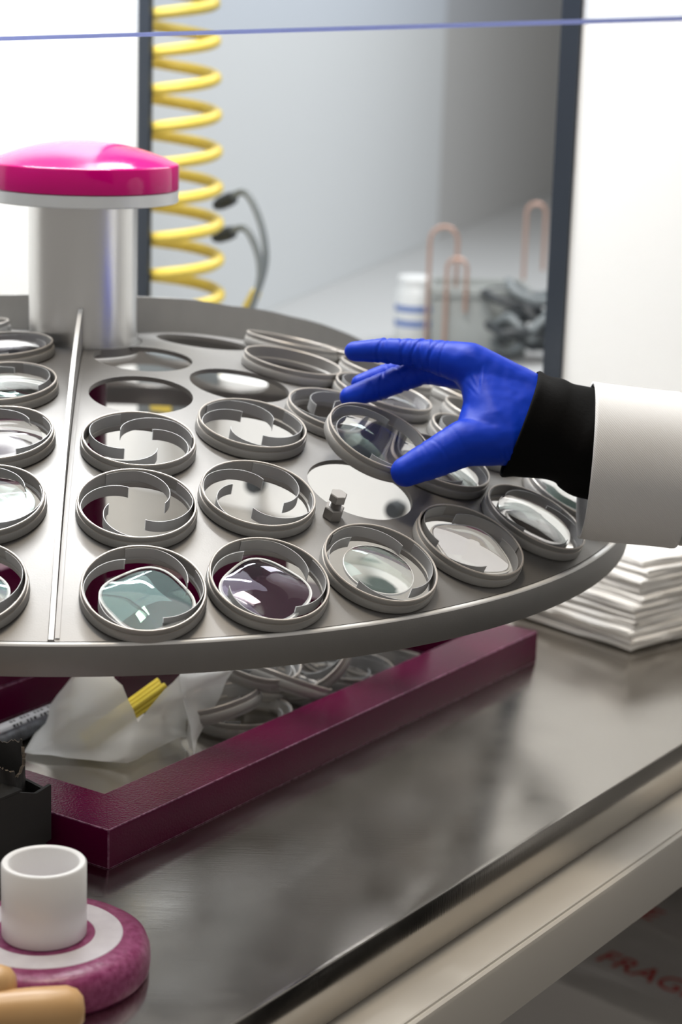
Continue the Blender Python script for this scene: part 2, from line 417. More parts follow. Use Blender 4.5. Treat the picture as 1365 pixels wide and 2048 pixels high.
def sector(a0, a1, slots):
    if a1 < a0: a1 += 360
    off, r0, r1 = 0.0021, 0.0475, 0.4400
    d0, p0 = dirs(a0); d1, p1 = dirs(a1)
    e0 = [(d0 * r + p0 * off).xy for r in [r0 + (r1 - r0) * i / 36 for i in range(37)]]
    e1 = [(d1 * r - p1 * off).xy for r in [r0 + (r1 - r0) * i / 36 for i in range(37)]]
    def arc(pa, pb, r, n):
        x0 = math.atan2(pa.y, pa.x); x1 = math.atan2(pb.y, pb.x)
        while x1 < x0: x1 += 2 * PI
        return [Vector((r * math.cos(x0 + (x1 - x0) * i / n), r * math.sin(x0 + (x1 - x0) * i / n))) for i in range(1, n)]
    out = arc(e0[-1], e1[-1], e0[-1].length, 96); inn = arc(e0[0], e1[0], e0[0].length, 24)
    loop = e0 + out + e1[::-1] + inn[::-1]
    loops = [loop]; cents = []
    for s in slots:
        h, c = hole_xy(*s); loops.append(h); cents.append((c, s[0]))
    verts, edges = [], []
    for lp in loops:
        b = len(verts); verts += [Vector(p) for p in lp]
        edges += [(b + i, b + (i + 1) % len(lp)) for i in range(len(lp))]
    am = math.radians((a0 + a1) / 2); half = math.radians((a1 - a0) / 2)
    def inside(p, mar):
        r = p.length
        if r < r0 + mar or r > r1 - mar: return False
        if p.x * p0.x + p.y * p0.y < off + mar and abs((math.atan2(p.y, p.x) - math.radians(a0) + PI) % (2 * PI) - PI) < PI / 2: return False
        if -(p.x * p1.x + p.y * p1.y) < off + mar and abs((math.atan2(p.y, p.x) - math.radians(a1) + PI) % (2 * PI) - PI) < PI / 2: return False
        da = (math.atan2(p.y, p.x) - am + PI) % (2 * PI) - PI
        return abs(da) <= half
    g = 0.011
    for i in range(-41, 42):
        for j in range(-41, 42):
            p = Vector((i * g + (j % 2) * g / 2, j * g * 0.866))
            if not inside(p, 0.004): continue
            if any((p - c).length < RH + 0.003 for c, _ in cents): continue
            verts.append(p)
    ov, oe, of, *_ = geometry.delaunay_2d_cdt(verts, edges, [], 0, 1e-7)
    keep = []
    for f in of:
        c = sum((ov[i] for i in f), Vector((0, 0))) / len(f)
        if not inside(c, -1e-4): continue
        bad = False
        for cc, ph in cents:
            dv = c - cc
            if dv.length < RH * 1.01:
                rd = cc.normalized() if cc.length > 0 else Vector((1, 0))
                a = dv.dot(rd) / math.cos(math.radians(ph)); b = dv.cross(rd)
                if a * a + b * b < (RH * 0.999) ** 2: bad = True; break
        if not bad: keep.append(f)
    bm = bmesh.new()
    top, bot = {}, {}
    for f in keep:
        for i in f:
            if i not in top:
                x, y = ov[i].x, ov[i].y
                n = Vector((x, y, sph(x, y) - ZA + R)).normalized()
                t = Vector((x, y, sph(x, y))); top[i] = bm.verts.new(t); bot[i] = bm.verts.new(t - n * 0.0035)
    ecount = {}
    for f in keep:
        bm.faces.new([top[i] for i in f]); bm.faces.new([bot[i] for i in reversed(f)])
        for k in range(len(f)):
            e = (f[k], f[(k + 1) % len(f)]); ecount[e] = 1
    for a, b in list(ecount):
        if (b, a) not in ecount: bm.faces.new([top[b], top[a], bot[a], bot[b]])
    return from_bm('sector_plate', bm, ALU, True, 40)
plate = dsub('sector_plate', sector(FINS[0], FINS[1], [v for k, v in SLOTS.items() if k[0] != 'L']))
dsub('sector_plate', sector(FINS[2], 360 + FINS[0], [v for k, v in SLOTS.items() if k[0] == 'L'] + list(EXTRA.values())))
dsub('sector_plate', sector(FINS[1], FINS[2], [(21.6, 80), (21.6, 95), (21.6, 110), (16.3, 85), (16.3, 105), (27, 76), (27, 88), (27, 100), (27, 112)]))

def fin(az, hf):
    d, p = dirs(az); n = 44
    bm = bmesh.new(); prev = None
    for i in range(n + 1):
        r = 0.0440 + (0.4398 - 0.0440) * i / n
        zb = sph(r, 0) - 0.0035; zt = sph(r, 0) + max(hf(r), 0.0012)
        q = [d * r + p * s * 0.0016 + Vector((0, 0, z)) for s, z in ((-1, zb), (1, zb), (1, zt), (-1, zt))]
        cur = [bm.verts.new(x) for x in q]
        if prev:
            for k in range(4):
                f = bm.faces.new([prev[k], prev[(k + 1) % 4], cur[(k + 1) % 4], cur[k]])
                if k == 2: f.material_index = 1
        else: bm.faces.new(cur)
        prev = cur
    bm.faces.new(prev)
    return from_bm('divider_fin', bm, [ALU, POL], False)
dsub('divider_fin', fin(FINS[0], lambda r: 0.032 * (1 - (r - 0.044) / 0.396) ** 1.0))
def flange(az, s0, s1):
    d, p = dirs(az); bm = bmesh.new(); prev = None
    for i in range(41):
        r = 0.052 + (0.4385 - 0.052) * i / 40; z = sph(r, 0)
        cur = [bm.verts.new(d * r + p * s + Vector((0, 0, zz))) for s, zz in ((s0, z - 0.001), (s0, z + 0.0009), (s1, z + 0.0009), (s1, z - 0.001))]
        if prev:
            for k in range(4): bm.faces.new([prev[k], prev[(k + 1) % 4], cur[(k + 1) % 4], cur[k]])
        else: bm.faces.new(cur)
        prev = cur
    bm.faces.new(prev)
    return from_bm('edge_flange', bm, ALU, False)
dsub('edge_flange', flange(FINS[0], 0.0024, 0.0052))
def lin(pts):
    def f(r):
        for (r0_, z0_), (r1_, z1_) in zip(pts, pts[1:]):
            if r <= r1_: return z0_ + (z1_ - z0_) * (r - r0_) / (r1_ - r0_)
        return pts[-1][1]
    return f
BACKH = lin([(0.04, 0.031), (0.1, 0.029), (0.2, 0.029), (0.3, 0.038), (0.38, 0.050), (0.44, 0.060)])
dsub('divider_fin', fin(FINS[1], BACKH))
dsub('divider_fin', fin(FINS[2], BACKH))
zr = sph(0.4420, 0)
dsub('rim_band', lathe('rim_band', [(0.4405, zr - 0.0205), (0.4405, zr + 0.0006), (0.4409, zr + 0.001), (0.4432, zr + 0.001), (0.4440, zr + 0.0002), (0.4442, zr - 0.0008), (0.4442, zr - 0.0195), (0.4436, zr - 0.0205)], [ALU, POL], 160, True, 50, [0, 0, 1, 1, 1, 0, 0, 0]))
dsub('hub_ring', lathe('hub_ring', [(0.0425, 0.282), (0.0468, 0.282), (0.0468, 0.2885), (0.0425, 0.2885)], ALU, 48))
dsub('hub_tube', lathe('hub_tube', [(0.0425, 0.283), (0.0432, 0.2835), (0.0432, 0.4010), (0.0400, 0.4010), (0.0400, 0.283)], TUBEM, 96))
dsub('hub_flange', lathe('hub_flange', [(0, 0.4012), (0.0745, 0.4012), (0.0755, 0.4022), (0.0755, 0.4106), (0.0745, 0.4112), (0, 0.4112)], FLG, 96, False))
capp = [(0, 0.4114), (0.0752, 0.4114), (0.0757, 0.4119), (0.0757, 0.4300), (0.0750, 0.4310), (0.0735, 0.4316)]
for i in range(1, 13):
    r_ = 0.0735 * (1 - i / 12.0); capp.append((r_, 0.4316 + 0.0165 * (1 - (r_ / 0.0735) ** 2)))
o = dsub('hub_cap', lathe('hub_cap', capp, PINK, 96, False, 40)); o['label'] = 'glossy magenta domed cap'

# bolt with lock nut near the open hole
def hexprism(bm, r, z0, z1, M, ch=0.0006):
    ring = []
    for z, rr in ((z0, r - ch), (z0 + ch, r), (z1 - ch, r), (z1, r - ch)):
        ring.append([bm.verts.new(M @ Vector((rr * math.cos(PI / 3 * k + 0.3), rr * math.sin(PI / 3 * k + 0.3), z))) for k in range(6)])
    for a, b in zip(ring, ring[1:]):
        for k in range(6): bm.faces.new([a[k], a[(k + 1) % 6], b[(k + 1) % 6], b[k]])
    bm.faces.new(ring[0]); bm.faces.new(ring[-1])
bx_, by_ = 0.2060, -0.2815
bphi = math.degrees(math.asin(math.hypot(bx_, by_) / R)); baz = math.degrees(math.atan2(by_, bx_))
MB = tangent(bphi, baz)
bm = bmesh.new(); hexprism(bm, 0.0062, 0.0135, 0.0195, MB)
bolt = dsub('hex_bolt', from_bm('hex_bolt', bm, BOLTM, False))
def child(name, me, par):
    o = obj(name, me, par); o.matrix_parent_inverse = par.matrix_parent_inverse.copy() if False else Matrix.Identity(4); return o
bm = bmesh.new(); hexprism(bm, 0.0072, 0.0, 0.0085, MB)
child('lock_nut', from_bm('lock_nut', bm, BOLTM, False), bolt)
thr = [(0, 0.0084)]
for i in range(11): thr += [(0.0036, 0.0084 + i * 0.00048), (0.0041, 0.0084 + i * 0.00048 + 0.00024)]
thr += [(0.0036, 0.0137), (0, 0.0137)]
me = lathe('shank', thr, BOLTM, 20, False, 25); me.transform(MB); child('shank', me, bolt)

# ------------------------------------------------------------------ rings, springs and lenses
RING_PROF = [(0.0365, -0.0025), (0.0380, -0.0025), (0.0380, 0.0), (0.0398, 0.0), (0.0402, 0.0006), (0.0402, 0.0052), (0.0397, 0.0060), (0.0390, 0.0061), (0.0390, 0.0068), (0.0394, 0.0074), (0.0395, 0.0098), (0.0391, 0.0104), (0.0384, 0.0104), (0.0380, 0.0099), (0.0380, 0.0014), (0.0365, 0.0006)]
RING_FM = [0] * 16
RING_FM[10] = 1; RING_FM[11] = 1; RING_FM[12] = 1; RING_FM[6] = 1
RING_ME = lathe('ring_body', RING_PROF, [RINGM, LIPM], 80, True, 35, RING_FM)
def spring_mesh(sweep, r_end, hold, sgn, h0=0.0010, h1=0.0094, spread=1.3):
    n, mV = 30, 16
    th = 0.00045
    rows = []
    pts = []
    for i in range(n + 1):
        t = i / n
        a = math.radians(sweep) * t
        r = 0.0376 if t < hold else 0.0376 - (0.0376 - r_end) * ((t - hold) / (1 - hold)) ** spread
        pts.append(Vector((r * math.cos(a), sgn * r * math.sin(a), 0)))
    bm = bmesh.new()
    ring_prev = None
    for i, p in enumerate(pts):
        t = (pts[min(i + 1, n)] - pts[max(i - 1, 0)]).normalized(); s = Vector((-t.y, t.x, 0)) * th / 2
        col = []
        mm = mV
        for side in (1, -1):
            for k in (range(mm + 1) if side == 1 else range(mm, -1, -1)):
                z = h0 + (h1 - h0) * k / mm
                q = p + s * side + Vector((0, 0, z))
                if i == n and k % 2: q -= t * 0.0009
                col.append(q)
        if i < n:      # plain strip: only four corner points per section until the toothed end
            col = [col[0], col[mm], col[mm + 1], col[-1]]
            cur = [bm.verts.new(q) for q in col]
            if ring_prev:
                for k in range(4): bm.faces.new([ring_prev[k], ring_prev[(k + 1) % 4], cur[(k + 1) % 4], cur[k]])
            else: bm.faces.new(cur)
            ring_prev = cur
        else:
            cur = [bm.verts.new(q) for q in col]
            m1 = mm + 1
            bm.faces.new([ring_prev[0], ring_prev[1]] + [cur[k] for k in range(mm, -1, -1)])
            bm.faces.new([ring_prev[2], ring_prev[3]] + [cur[k] for k in range(2 * m1 - 1, m1 - 1, -1)])
            bm.faces.new([ring_prev[1], ring_prev[2], cur[m1], cur[mm]])
            bm.faces.new([ring_prev[3], ring_prev[0], cur[0], cur[-1]])
            for k in range(mm): bm.faces.new([cur[k], cur[k + 1], cur[2 * m1 - 2 - k], cur[2 * m1 - 1 - k]])
    return from_bm('spring', bm, SPRING, True, 30)
SPRINGS = {('swirl', 1): spring_mesh(128, 0.0175, 0.30, 1), ('swirl', -1): spring_mesh(118, 0.0185, 0.28, -1),
           ('lens', 1): spring_mesh(95, 0.0285, 0.30, 1), ('lens', -1): spring_mesh(95, 0.0285, 0.30, -1)}
def lens_mesh(name, rad, expn, thick, bulge, m, seg=64):
    """solid lens; superellipse outline, domed top, slightly hollow underside"""
    nr = 7; bm = bmesh.new()
    def rr(a):
        if expn == 2: return rad
        c, s = abs(math.cos(a)), abs(math.sin(a))
        return rad / (c ** expn + s ** expn) ** (1 / expn)
    def grid(top):
        cz = thick + bulge if top else bulge * 0.55
        c = bm.verts.new((0, 0, cz)); rings = []
        for i in range(1, nr + 1):
            f = i / nr
            rings.append([bm.verts.new((f * rr(2 * PI * k / seg) * math.cos(2 * PI * k / seg), f * rr(2 * PI * k / seg) * math.sin(2 * PI * k / seg),
                          (thick + bulge * (1 - f * f)) if top else bulge * 0.55 * (1 - f * f))) for k in range(seg)])
        for k in range(seg):
            l = (k + 1) % seg
            bm.faces.new([c, rings[0][k], rings[0][l]])
            for a, b in zip(rings, rings[1:]): bm.faces.new([a[k], b[k], b[l], a[l]])
        return rings[-1]
    t, b = grid(True), grid(False)
    for k in range(seg):
        l = (k + 1) % seg; bm.faces.new([t[k], t[l], b[l], b[k]])
    return from_bm(name, bm, m, True, 40)
def edge_mesh(rad, expn, thick, wid=0.0015, seg=64):
    bm = bmesh.new(); prof = []
    def rr(a):
        c, s = abs(math.cos(a)), abs(math.sin(a))
        return rad if expn == 2 else rad / (c ** expn + s ** expn) ** (1 / expn)
    rings = []
    for dr, z in ((0.00005, -0.0001), (wid * 0.4, -0.0001), (wid * 0.4, thick), (-wid, thick + 0.00025), (-wid, thick + 0.0001), (0.00005, thick - 0.0002)):
        rings.append([bm.verts.new(((rr(2 * PI * k / seg) + dr) * math.cos(2 * PI * k / seg), (rr(2 * PI * k / seg) + dr) * math.sin(2 * PI * k / seg), z)) for k in range(seg)])
    for a, b in zip(rings, rings[1:] + rings[:1]):
        for k in range(seg): l = (k + 1) % seg; bm.faces.new([a[k], a[l], b[l], b[k]])
    return from_bm('lens_edge', bm, FROST, True, 40)
LM = {'sq': lens_mesh('spectacle_lens', 0.0268, 3.0, 0.0022, 0.0042, LENS), 'sqv': lens_mesh('spectacle_lens', 0.0268, 3.0, 0.0022, 0.0050, LENSV),
      'rd': lens_mesh('spectacle_lens', 0.0245, 2, 0.0016, 0.0036, LENS), 'big': lens_mesh('spectacle_lens', 0.0325, 2, 0.0024, 0.0055, LENS),
      'bigv': lens_mesh('spectacle_lens', 0.0310, 2, 0.0028, 0.0062, LENSV), 'thick': lens_mesh('spectacle_lens', 0.0290, 2.3, 0.0045, 0.0062, LENS)}
EM = {'sq': edge_mesh(0.0268, 3.0, 0.0022), 'sqv': edge_mesh(0.0268, 3.0, 0.0022), 'thin': edge_mesh(0.0245, 2, 0.0016, 0.0004)}
GR = 'lens rings set over the holes of the dome'
GL = 'spectacle lenses lying in the lens rings'
def make_ring(M, label, springs, rot0=0.0, group=GR, name='lens_ring'):
    t = thing(name, label, 'ring', M, None, group)
    obj('ring_body', RING_ME, t)
    if springs:
        kind, sgn = springs
        for k in range(4):
            s = obj('spring', SPRINGS[(kind, sgn)], t)
            s.rotation_euler = (0, 0, math.radians(rot0 + 90 * k + (6 if k % 2 else -5)))
    return t
def make_lens(M, label, kind, rot=0.0, dx=0.0, dy=0.0, edge=True, tilt=0.0, z=0.0018):
    L = M @ Matrix.Translation((dx, dy, z)) @ Matrix.Rotation(math.radians(rot), 4, 'Z') @ Matrix.Rotation(math.radians(tilt), 4, 'X')
    t = thing('spectacle_lens', label, 'lens', L, None, GL)
    obj('lens_glass', LM[kind], t)
    if edge and kind in EM: o = obj('lens_edge', EM[kind], t); o['label'] = 'frosted white lens edge'
    elif edge and kind == 'rd': o = obj('lens_edge', EM['thin'], t)
    return t
def wrot(az): return -az     # ring rotation that puts local x towards the right of the photograph
def RM(k): phi, az = SLOTS[k]; return tangent(phi, az, wrot(az))
RINGS = [
 ('A1', 'grey ring at the front rim just right of the divider, around a teal lens', ('lens', -1), 120),
 ('B1', 'second ring from the divider along the front rim, burgundy showing below its lens', ('lens', -1), 130),
 ('C1', 'grey lens ring in front of the hex bolt with a small round lens', ('lens', -1), 60),
 ('D1', 'grey copper lipped ring at the front rim right of the bolt holding a squarish lens', ('lens', 1), 25),
 ('E1', 'grey ring right below the coat cuff, with a thick lens', ('lens', 1), 60),
 ('A2', 'empty grey ring with four springs beside the divider, second from the rim', ('swirl', -1), 135),
 ('B2', 'empty grey ring with four toothed springs left of the open hole and bolt', ('swirl', -1), 105),
 ('A3', 'empty grey ring with four springs beside the divider, third from the rim', ('swirl', 1), 20),
 ('B3', 'empty grey ring with tightly curled springs left of the lifted ring', ('swirl', -1), 60),
 ('C3', 'empty grey ring with springs behind the lifted ring, left of the glove fingertips', ('swirl', 1), 60),
 ('C4', 'springless grey ring left of the gloved fingertips, in front of a similar ring', None, 0),
 ('C5', 'springless grey ring at the back before the rear fin, left of the index fingertip', None, 0),
 ('D4', 'grey lens ring partly hidden under the gloved fingers', ('lens', 1), 15),
 ('D2', 'grey lens ring under the gloved thumb holding a teal tinted lens', ('lens', 1), 40),
 ('D3', 'pale lipped grey ring seen through the gap between thumb and finger', ('lens', 1), 0),
 ('D6', 'grey lens ring at the top of the gap between thumb and finger', None, 0),
 ('E3', 'blurred grey ring edge inside the gap beside the gloved palm', None, 0),
 ('E2', 'grey lens ring under the black cuff behind the thick lens ring', ('lens', 1), 20),
 ('F5', 'blurred grey ring just behind the index fingertip at the back', None, 0),
 ('F1', 'grey ring hidden behind the wrist near the right rim', None, 0),
 ('F4', 'grey ring hidden behind the gloved palm at the back', None, 0),
 ('L1', 'grey lens ring cut by the photo edge at the front left of the divider', ('lens', -1), 60),
 ('L2', 'grey lens ring left of the divider with a large clear lens, second from the rim', ('lens', -1), 30),
 ('L3', 'grey lens ring left of the divider with a domed violet lens, third from the rim', ('lens', -1), 45),
 ('L4', 'grey lens ring left of the divider with a pale lens, fourth from the rim', ('lens', -1), 80),
 ('L5', 'grey lens ring left of the divider close to the hub tube', ('lens', 1), 20),
 ('L6', 'small looking grey ring at the left photo edge beyond the hub', None, 0),
]
for k, lab, spr, r0 in RINGS: make_ring(RM(k), lab, spr, r0)
LENSES = [
 ('A1', 'sq', 42, 0.003, -0.004, 0, 'rounded square lens with teal reflection in the front ring beside the divider'),
 ('B1', 'sqv', 62, -0.001, -0.005, 0, 'rounded square lens with violet reflection over burgundy, second ring on the front rim'),
 ('C1', 'rd', 0, 0.000, 0.0, 0, 'small round clear lens with green glint in the ring before the bolt'),
 ('D1', 'sq', 30, 0.002, -0.002, 0, 'squarish grey lens in the copper lipped ring at the right front rim'),
 ('E1', 'thick', 0, 0.0, 0.0, 0, 'thick round lens with bright rim in the ring below the coat cuff'),
 ('D2', 'big', 0, 0, 0, 0, 'teal tinted lens in the ring under the gloved thumb'),
 ('D4', 'bigv', 0, 0, 0, 0, 'domed lens in the ring under the gloved fingers'),
 ('D3', 'rd', 0, 0, 0, 0, 'dark small lens in the ring seen between thumb and finger'),
 ('E2', 'thick', 0, 0, 0, 0, 'white reflecting lens in the ring under the black cuff'),
 ('L1', 'sq', 50, -0.002, -0.004, 0, 'dark squarish lens in the ring at the front left photo edge'),
 ('L2', 'big', 0, 0, 0, 0, 'large pale grey lens, second ring from the rim left of the divider'),
 ('L3', 'bigv', 0, 0, 0, 0, 'domed violet striped lens, third ring from the rim left of the divider'),
 ('L4', 'big', 0, 0, 0, 0, 'pale white reflecting lens, fourth ring from the rim left of the divider'),
 ('L5', 'bigv', 0, 0, 0, 0, 'pale lavender lens in the ring nearest the hub tube'),
]
for k, kind, rot, dx, dy, tilt, lab in LENSES: make_lens(RM(k), lab, kind, rot, dx, dy, kind in ('sq', 'sqv', 'rd'), tilt)

# the ring lifted in the glove
hc, hn = Vector((0.23904, -0.21621, 0.26262)), Vector((0.36193, -0.30032, 0.88250)).normalized()
hx = Vector((1, 0, 0)); hx = (hx - hn * hx.dot(hn)).normalized(); hy = hn.cross(hx); ho = hc - hn * 0.0104
MH = Matrix(((hx.x, hy.x, hn.x, ho.x), (hx.y, hy.y, hn.y, ho.y), (hx.z, hy.z, hn.z, ho.z), (0, 0, 0, 1)))
make_ring(MH, 'dark grey lens ring lifted off the open hole by the gloved hand', ('lens', -1), 75, None)
make_lens(MH, 'clear round lens in the ring held by the gloved hand', 'big', 0, 0, 0, False)

# ------------------------------------------------------------------ person: gloved right hand and sleeve
HAND = {
    'index': [(0.3001, -0.1999, 0.3130, 0.0155), (0.2643, -0.1824, 0.3169, 0.0105), (0.2379, -0.1733, 0.3164, 0.0090), (0.2181, -0.1687, 0.3143, 0.0074)],
    'middle': [(0.3030, -0.1852, 0.3055, 0.0150), (0.2696, -0.1693, 0.3032, 0.0108), (0.2375, -0.1668, 0.2885, 0.0096), (0.2159, -0.1696, 0.2810, 0.0078)],
    'ring': [(0.3081, -0.1643, 0.2984, 0.0135), (0.2686, -0.1428, 0.3023, 0.0100), (0.2413, -0.1431, 0.2925, 0.0088), (0.2238, -0.1456, 0.2864, 0.0074)],
    'little': [(0.3132, -0.1454, 0.2915, 0.0125), (0.2827, -0.1210, 0.2945, 0.0088), (0.2623, -0.1178, 0.2906, 0.0078), (0.2474, -0.1205, 0.2883, 0.0070)],
    'thumb': [(0.3247, -0.2360, 0.2663, 0.0180), (0.2964, -0.2446, 0.2651, 0.0165), (0.2730, -0.2515, 0.2538, 0.0135), (0.2556, -0.2555, 0.2457, 0.0105)],
    'wrist': [(0.3487, -0.2056, 0.2897, 0.0170), (0.3439, -0.2190, 0.2665, 0.0185), (0.3564, -0.1716, 0.2687, 0.0200), (0.3653, -0.2051, 0.2793, 0.0220), (0.3653, -0.2142, 0.2631, 0.0240)],
    'web': [(0.3093, -0.2130, 0.2888, 0.0130), (0.3158, -0.2317, 0.2758, 0.0170), (0.3035, -0.2401, 0.2665, 0.0150), (0.3067, -0.2041, 0.3043, 0.0140)],
}
def ball(bm, c, r, seg=20):
    return bmesh.ops.create_uvsphere(bm, u_segments=seg, v_segments=12, radius=r, matrix=Matrix.Translation(c))['verts']
def hull_of(spheres):
    b = bmesh.new()
    for x, y, z, r in spheres: ball(b, (x, y, z), r)
    h = bmesh.ops.convex_hull(b, input=b.verts)
    junk = list({e for e in h['geom_interior'] + h['geom_unused'] if isinstance(e, bmesh.types.BMVert)})
    bmesh.ops.delete(b, geom=junk, context='VERTS')
    return b
def join_bm(dst, src):
    me = bpy.data.meshes.new('tmp'); src.to_mesh(me); src.free(); dst.from_mesh(me); bpy.data.meshes.remove(me)
hb = bmesh.new()
for fn in ('index', 'middle', 'ring', 'little', 'thumb'):
    J = HAND[fn]
    for a, b in zip(J, J[1:]): join_bm(hb, hull_of([a, b]))
mc = [HAND[f][0] for f in ('index', 'middle', 'ring', 'little')]
W = HAND['wrist']
join_bm(hb, hull_of(mc + W[:3]))
join_bm(hb, hull_of(W))
join_bm(hb, hull_of([HAND['thumb'][0], HAND['web'][0], HAND['web'][1], HAND['web'][3], W[0], W[1]]))
join_bm(hb, hull_of([HAND['thumb'][0], HAND['web'][0], HAND['web'][1], HAND['web'][2]]))
tmp = bpy.data.meshes.new('glove_raw'); hb.to_mesh(tmp); hb.free()
to = obj('glove_raw', tmp)
md = to.modifiers.new('r', 'REMESH'); md.mode = 'VOXEL'; md.voxel_size = 0.0011
ms = to.modifiers.new('s', 'SMOOTH'); ms.factor = 0.5; ms.iterations = 14
dg = bpy.context.evaluated_depsgraph_get()
gm = bpy.data.meshes.new_from_object(to.evaluated_get(dg))
bpy.data.objects.remove(to); bpy.data.meshes.remove(tmp)
# creases of the stretched glove: grooves across the finger joints and fans in the palm
CREASE = []
def creases(fn, seg, ts, depth, skew=0.25):
    a, b = Vector(HAND[fn][seg][:3]), Vector(HAND[fn][seg + 1][:3])
    ra, rb = HAND[fn][seg][3], HAND[fn][seg + 1][3]
    d = (b - a).normalized()
    for i, t in enumerate(ts):
        n = (d + Vector((0, 0.3 * math.sin(i * 2.1), skew * math.sin(i * 1.7)))).normalized()
        CREASE.append((a.lerp(b, t), n, (ra + (rb - ra) * t) * 1.5, depth * (0.7 + 0.5 * math.sin(i * 2.7) ** 2), 0.0009 + 0.0004 * (i % 2)))
creases('index', 0, (0.45, 0.62, 0.74, 0.86, 0.97), 0.0010)
creases('index', 1, (0.12, 0.28, 0.45, 0.8, 0.95), 0.0009)
creases('index', 2, (0.25,), 0.0004)
creases('middle', 0, (0.5, 0.7, 0.9), 0.0008)
creases('middle', 1, (0.15, 0.3, 0.5, 0.7, 0.9), 0.0009, 0.8)
creases('middle', 2, (0.2, 0.4), 0.0006, 0.8)
creases('ring', 1, (0.3, 0.6, 0.9), 0.0008)
creases('thumb', 1, (0.2, 0.55, 0.8), 0.0004)
creases('thumb', 2, (0.1, 0.3), 0.0004)
for i, (t, dep) in enumerate(((0.15, .0010), (0.30, .0012), (0.46, .0010), (0.62, .0009), (0.8, .0007))):   # fan at the web
    a, b = Vector(HAND['web'][3][:3]), Vector(HAND['web'][0][:3])
    CREASE.append((a.lerp(b, t) + Vector((-0.004, -0.006, 0)), Vector((0.75 - 0.35 * t, 0.1, -0.35 + 0.9 * t)).normalized(), 0.016, dep, 0.0010))
for i in range(5):   # heel of the thumb
    CREASE.append((Vector((0.322 + 0.0035 * i, -0.250, 0.2565)), Vector((0.8, 0.1, 0.45 - 0.08 * i)).normalized(), 0.010, 0.0008, 0.0010))
norms = [v.normal.copy() for v in gm.vertices]
for v, nn in zip(gm.vertices, norms):
    co = v.co.copy(); s = 0.0
    for c, n, rad, dep, wdt in CREASE:
        dv = co - c
        if dv.length > rad: continue
        d = dv.dot(n)
        fade = max(0.0, 1 - (dv.length / rad) ** 2)
        s += -dep * fade * math.exp(-(d / wdt) ** 2) + 0.45 * dep * fade * math.exp(-((d - 1.9 * wdt) / wdt) ** 2)
    s += 0.00025 * noise.noise(co * 160)
    v.co = co + nn * s
finish(gm, GLOVE, True, 180)
person = thing('person', 'person in white coat and blue glove lifting a lens ring with right hand', 'person', (0.85, -0.24, -0.85))
def psub(name, me, lab=None):
    o = obj(name, me, person); o.matrix_parent_inverse = Matrix.Translation((-0.85, 0.24, 0.85))
    if lab: o['label'] = lab
    return o
gm.name = 'glove'
psub('glove', gm, 'wrinkled blue nitrile glove')

# black inner cuff, with a rolled lip
def fabric(path, ra, rb, m, name, wob, seed, n=56, wf=28.0, thick=0.0012, tilt=None, upv=Vector((0, 0, 1))):
    v, f = loft(path, ra, rb, n, upv, (False, False), wob, seed, wf)
    if tilt:
        k = len(path)
        for i in range(k):
            for j in range(n):
                v[i * n + j] = v[i * n + j] + tilt(i / (k - 1), v[i * n + j] - Vector(path[i]))
    me = mesh(name, v, f, m, True, 180)
    o = obj(name, me)
    s = o.modifiers.new('s', 'SOLIDIFY'); s.thickness = thick; s.offset = -1
    me2 = bpy.data.meshes.new_from_object(o.evaluated_get(bpy.context.evaluated_depsgraph_get()))
    bpy.data.objects.remove(o); me2.name = name
    for p in me2.polygons: p.use_smooth = True
    return me2
cp = spline([(0.3365, -0.2130, 0.2755), (0.3500, -0.2140, 0.2725), (0.3611, -0.2145, 0.2695), (0.3740, -0.2150, 0.2668), (0.3852, -0.2155, 0.2640), (0.4200, -0.2160, 0.2580)], 6)
nC = len(cp)
rb = []; ra = []
for i in range(nC):
    t = i / (nC - 1)
    lip = 0.0030 * math.exp(-((t - 0.03) / 0.07) ** 2) + 0.0016 * math.sin(9 * t)
    rb.append(0.0350 + 0.0035 * t + lip); ra.append(0.0430 - 0.0045 * t + lip)
psub('inner_cuff', fabric(cp, ra, rb, BLACKC, 'inner_cuff', 0.13, 3.3, tilt=lambda t, q: Vector((0.10 * q.z * (1 - t), 0, 0))), 'black knit under sleeve cuff')
sp = spline([(0.3840, -0.2200, 0.2509), (0.4147, -0.2210, 0.2477), (0.4448, -0.2215, 0.2452), (0.4475, -0.2215, 0.2450)], 8)
nS = len(sp)
psub('sleeve_cuff', fabric(sp, [0.048 + 0.002 * i / nS for i in range(nS)], [0.0540 - 0.0005 * i / nS for i in range(nS)], COAT, 'sleeve_cuff', 0.035, 8.1, 64, 16.0, 0.0022,
     tilt=lambda t, q: Vector((-0.06 * q.z, 0, 0))), 'turned back white coat cuff')
bm = bmesh.new()
for k in range(110):     # hem stitches round the cuff, 6 mm from its edge
    a = 2 * PI * k / 110
    c = Vector((0.4408 - 0.06 * math.sin(a) * 0.0547, -0.2214 - math.cos(a) * 0.0505, 0.2455 + math.sin(a) * 0.0549))
    box_bm(bm, -0.0002, 0.0002, -0.0002, 0.0002, -0.0009, 0.0009, 0, Matrix.Translation(c) @ Matrix.Rotation(a, 4, 'X'))
o = psub('hem_stitching', from_bm('hem_stitching', bm, COAT, False)); o['kind'] = 'stuff'
arm = spline([(0.435, -0.2215, 0.2458), (0.52, -0.223, 0.236), (0.62, -0.225, 0.235), (0.70, -0.228, 0.262), (0.745, -0.232, 0.33), (0.775, -0.236, 0.42), (0.80, -0.24, 0.52), (0.82, -0.24, 0.58)], 6)
nA = len(arm)
psub('coat_sleeve', fabric(arm, [0.0435 + 0.024 * i / nA for i in range(nA)], [0.0488 + 0.024 * i / nA for i in range(nA)], COAT, 'coat_sleeve', 0.06, 5.0, 48, 14.0, 0.002,
     tilt=lambda t, q: Vector((-0.06 * q.z * max(0, 1 - 4 * t), 0, 0)), upv=Vector((0.0, 1, 0.05))), 'white twill lab coat sleeve')
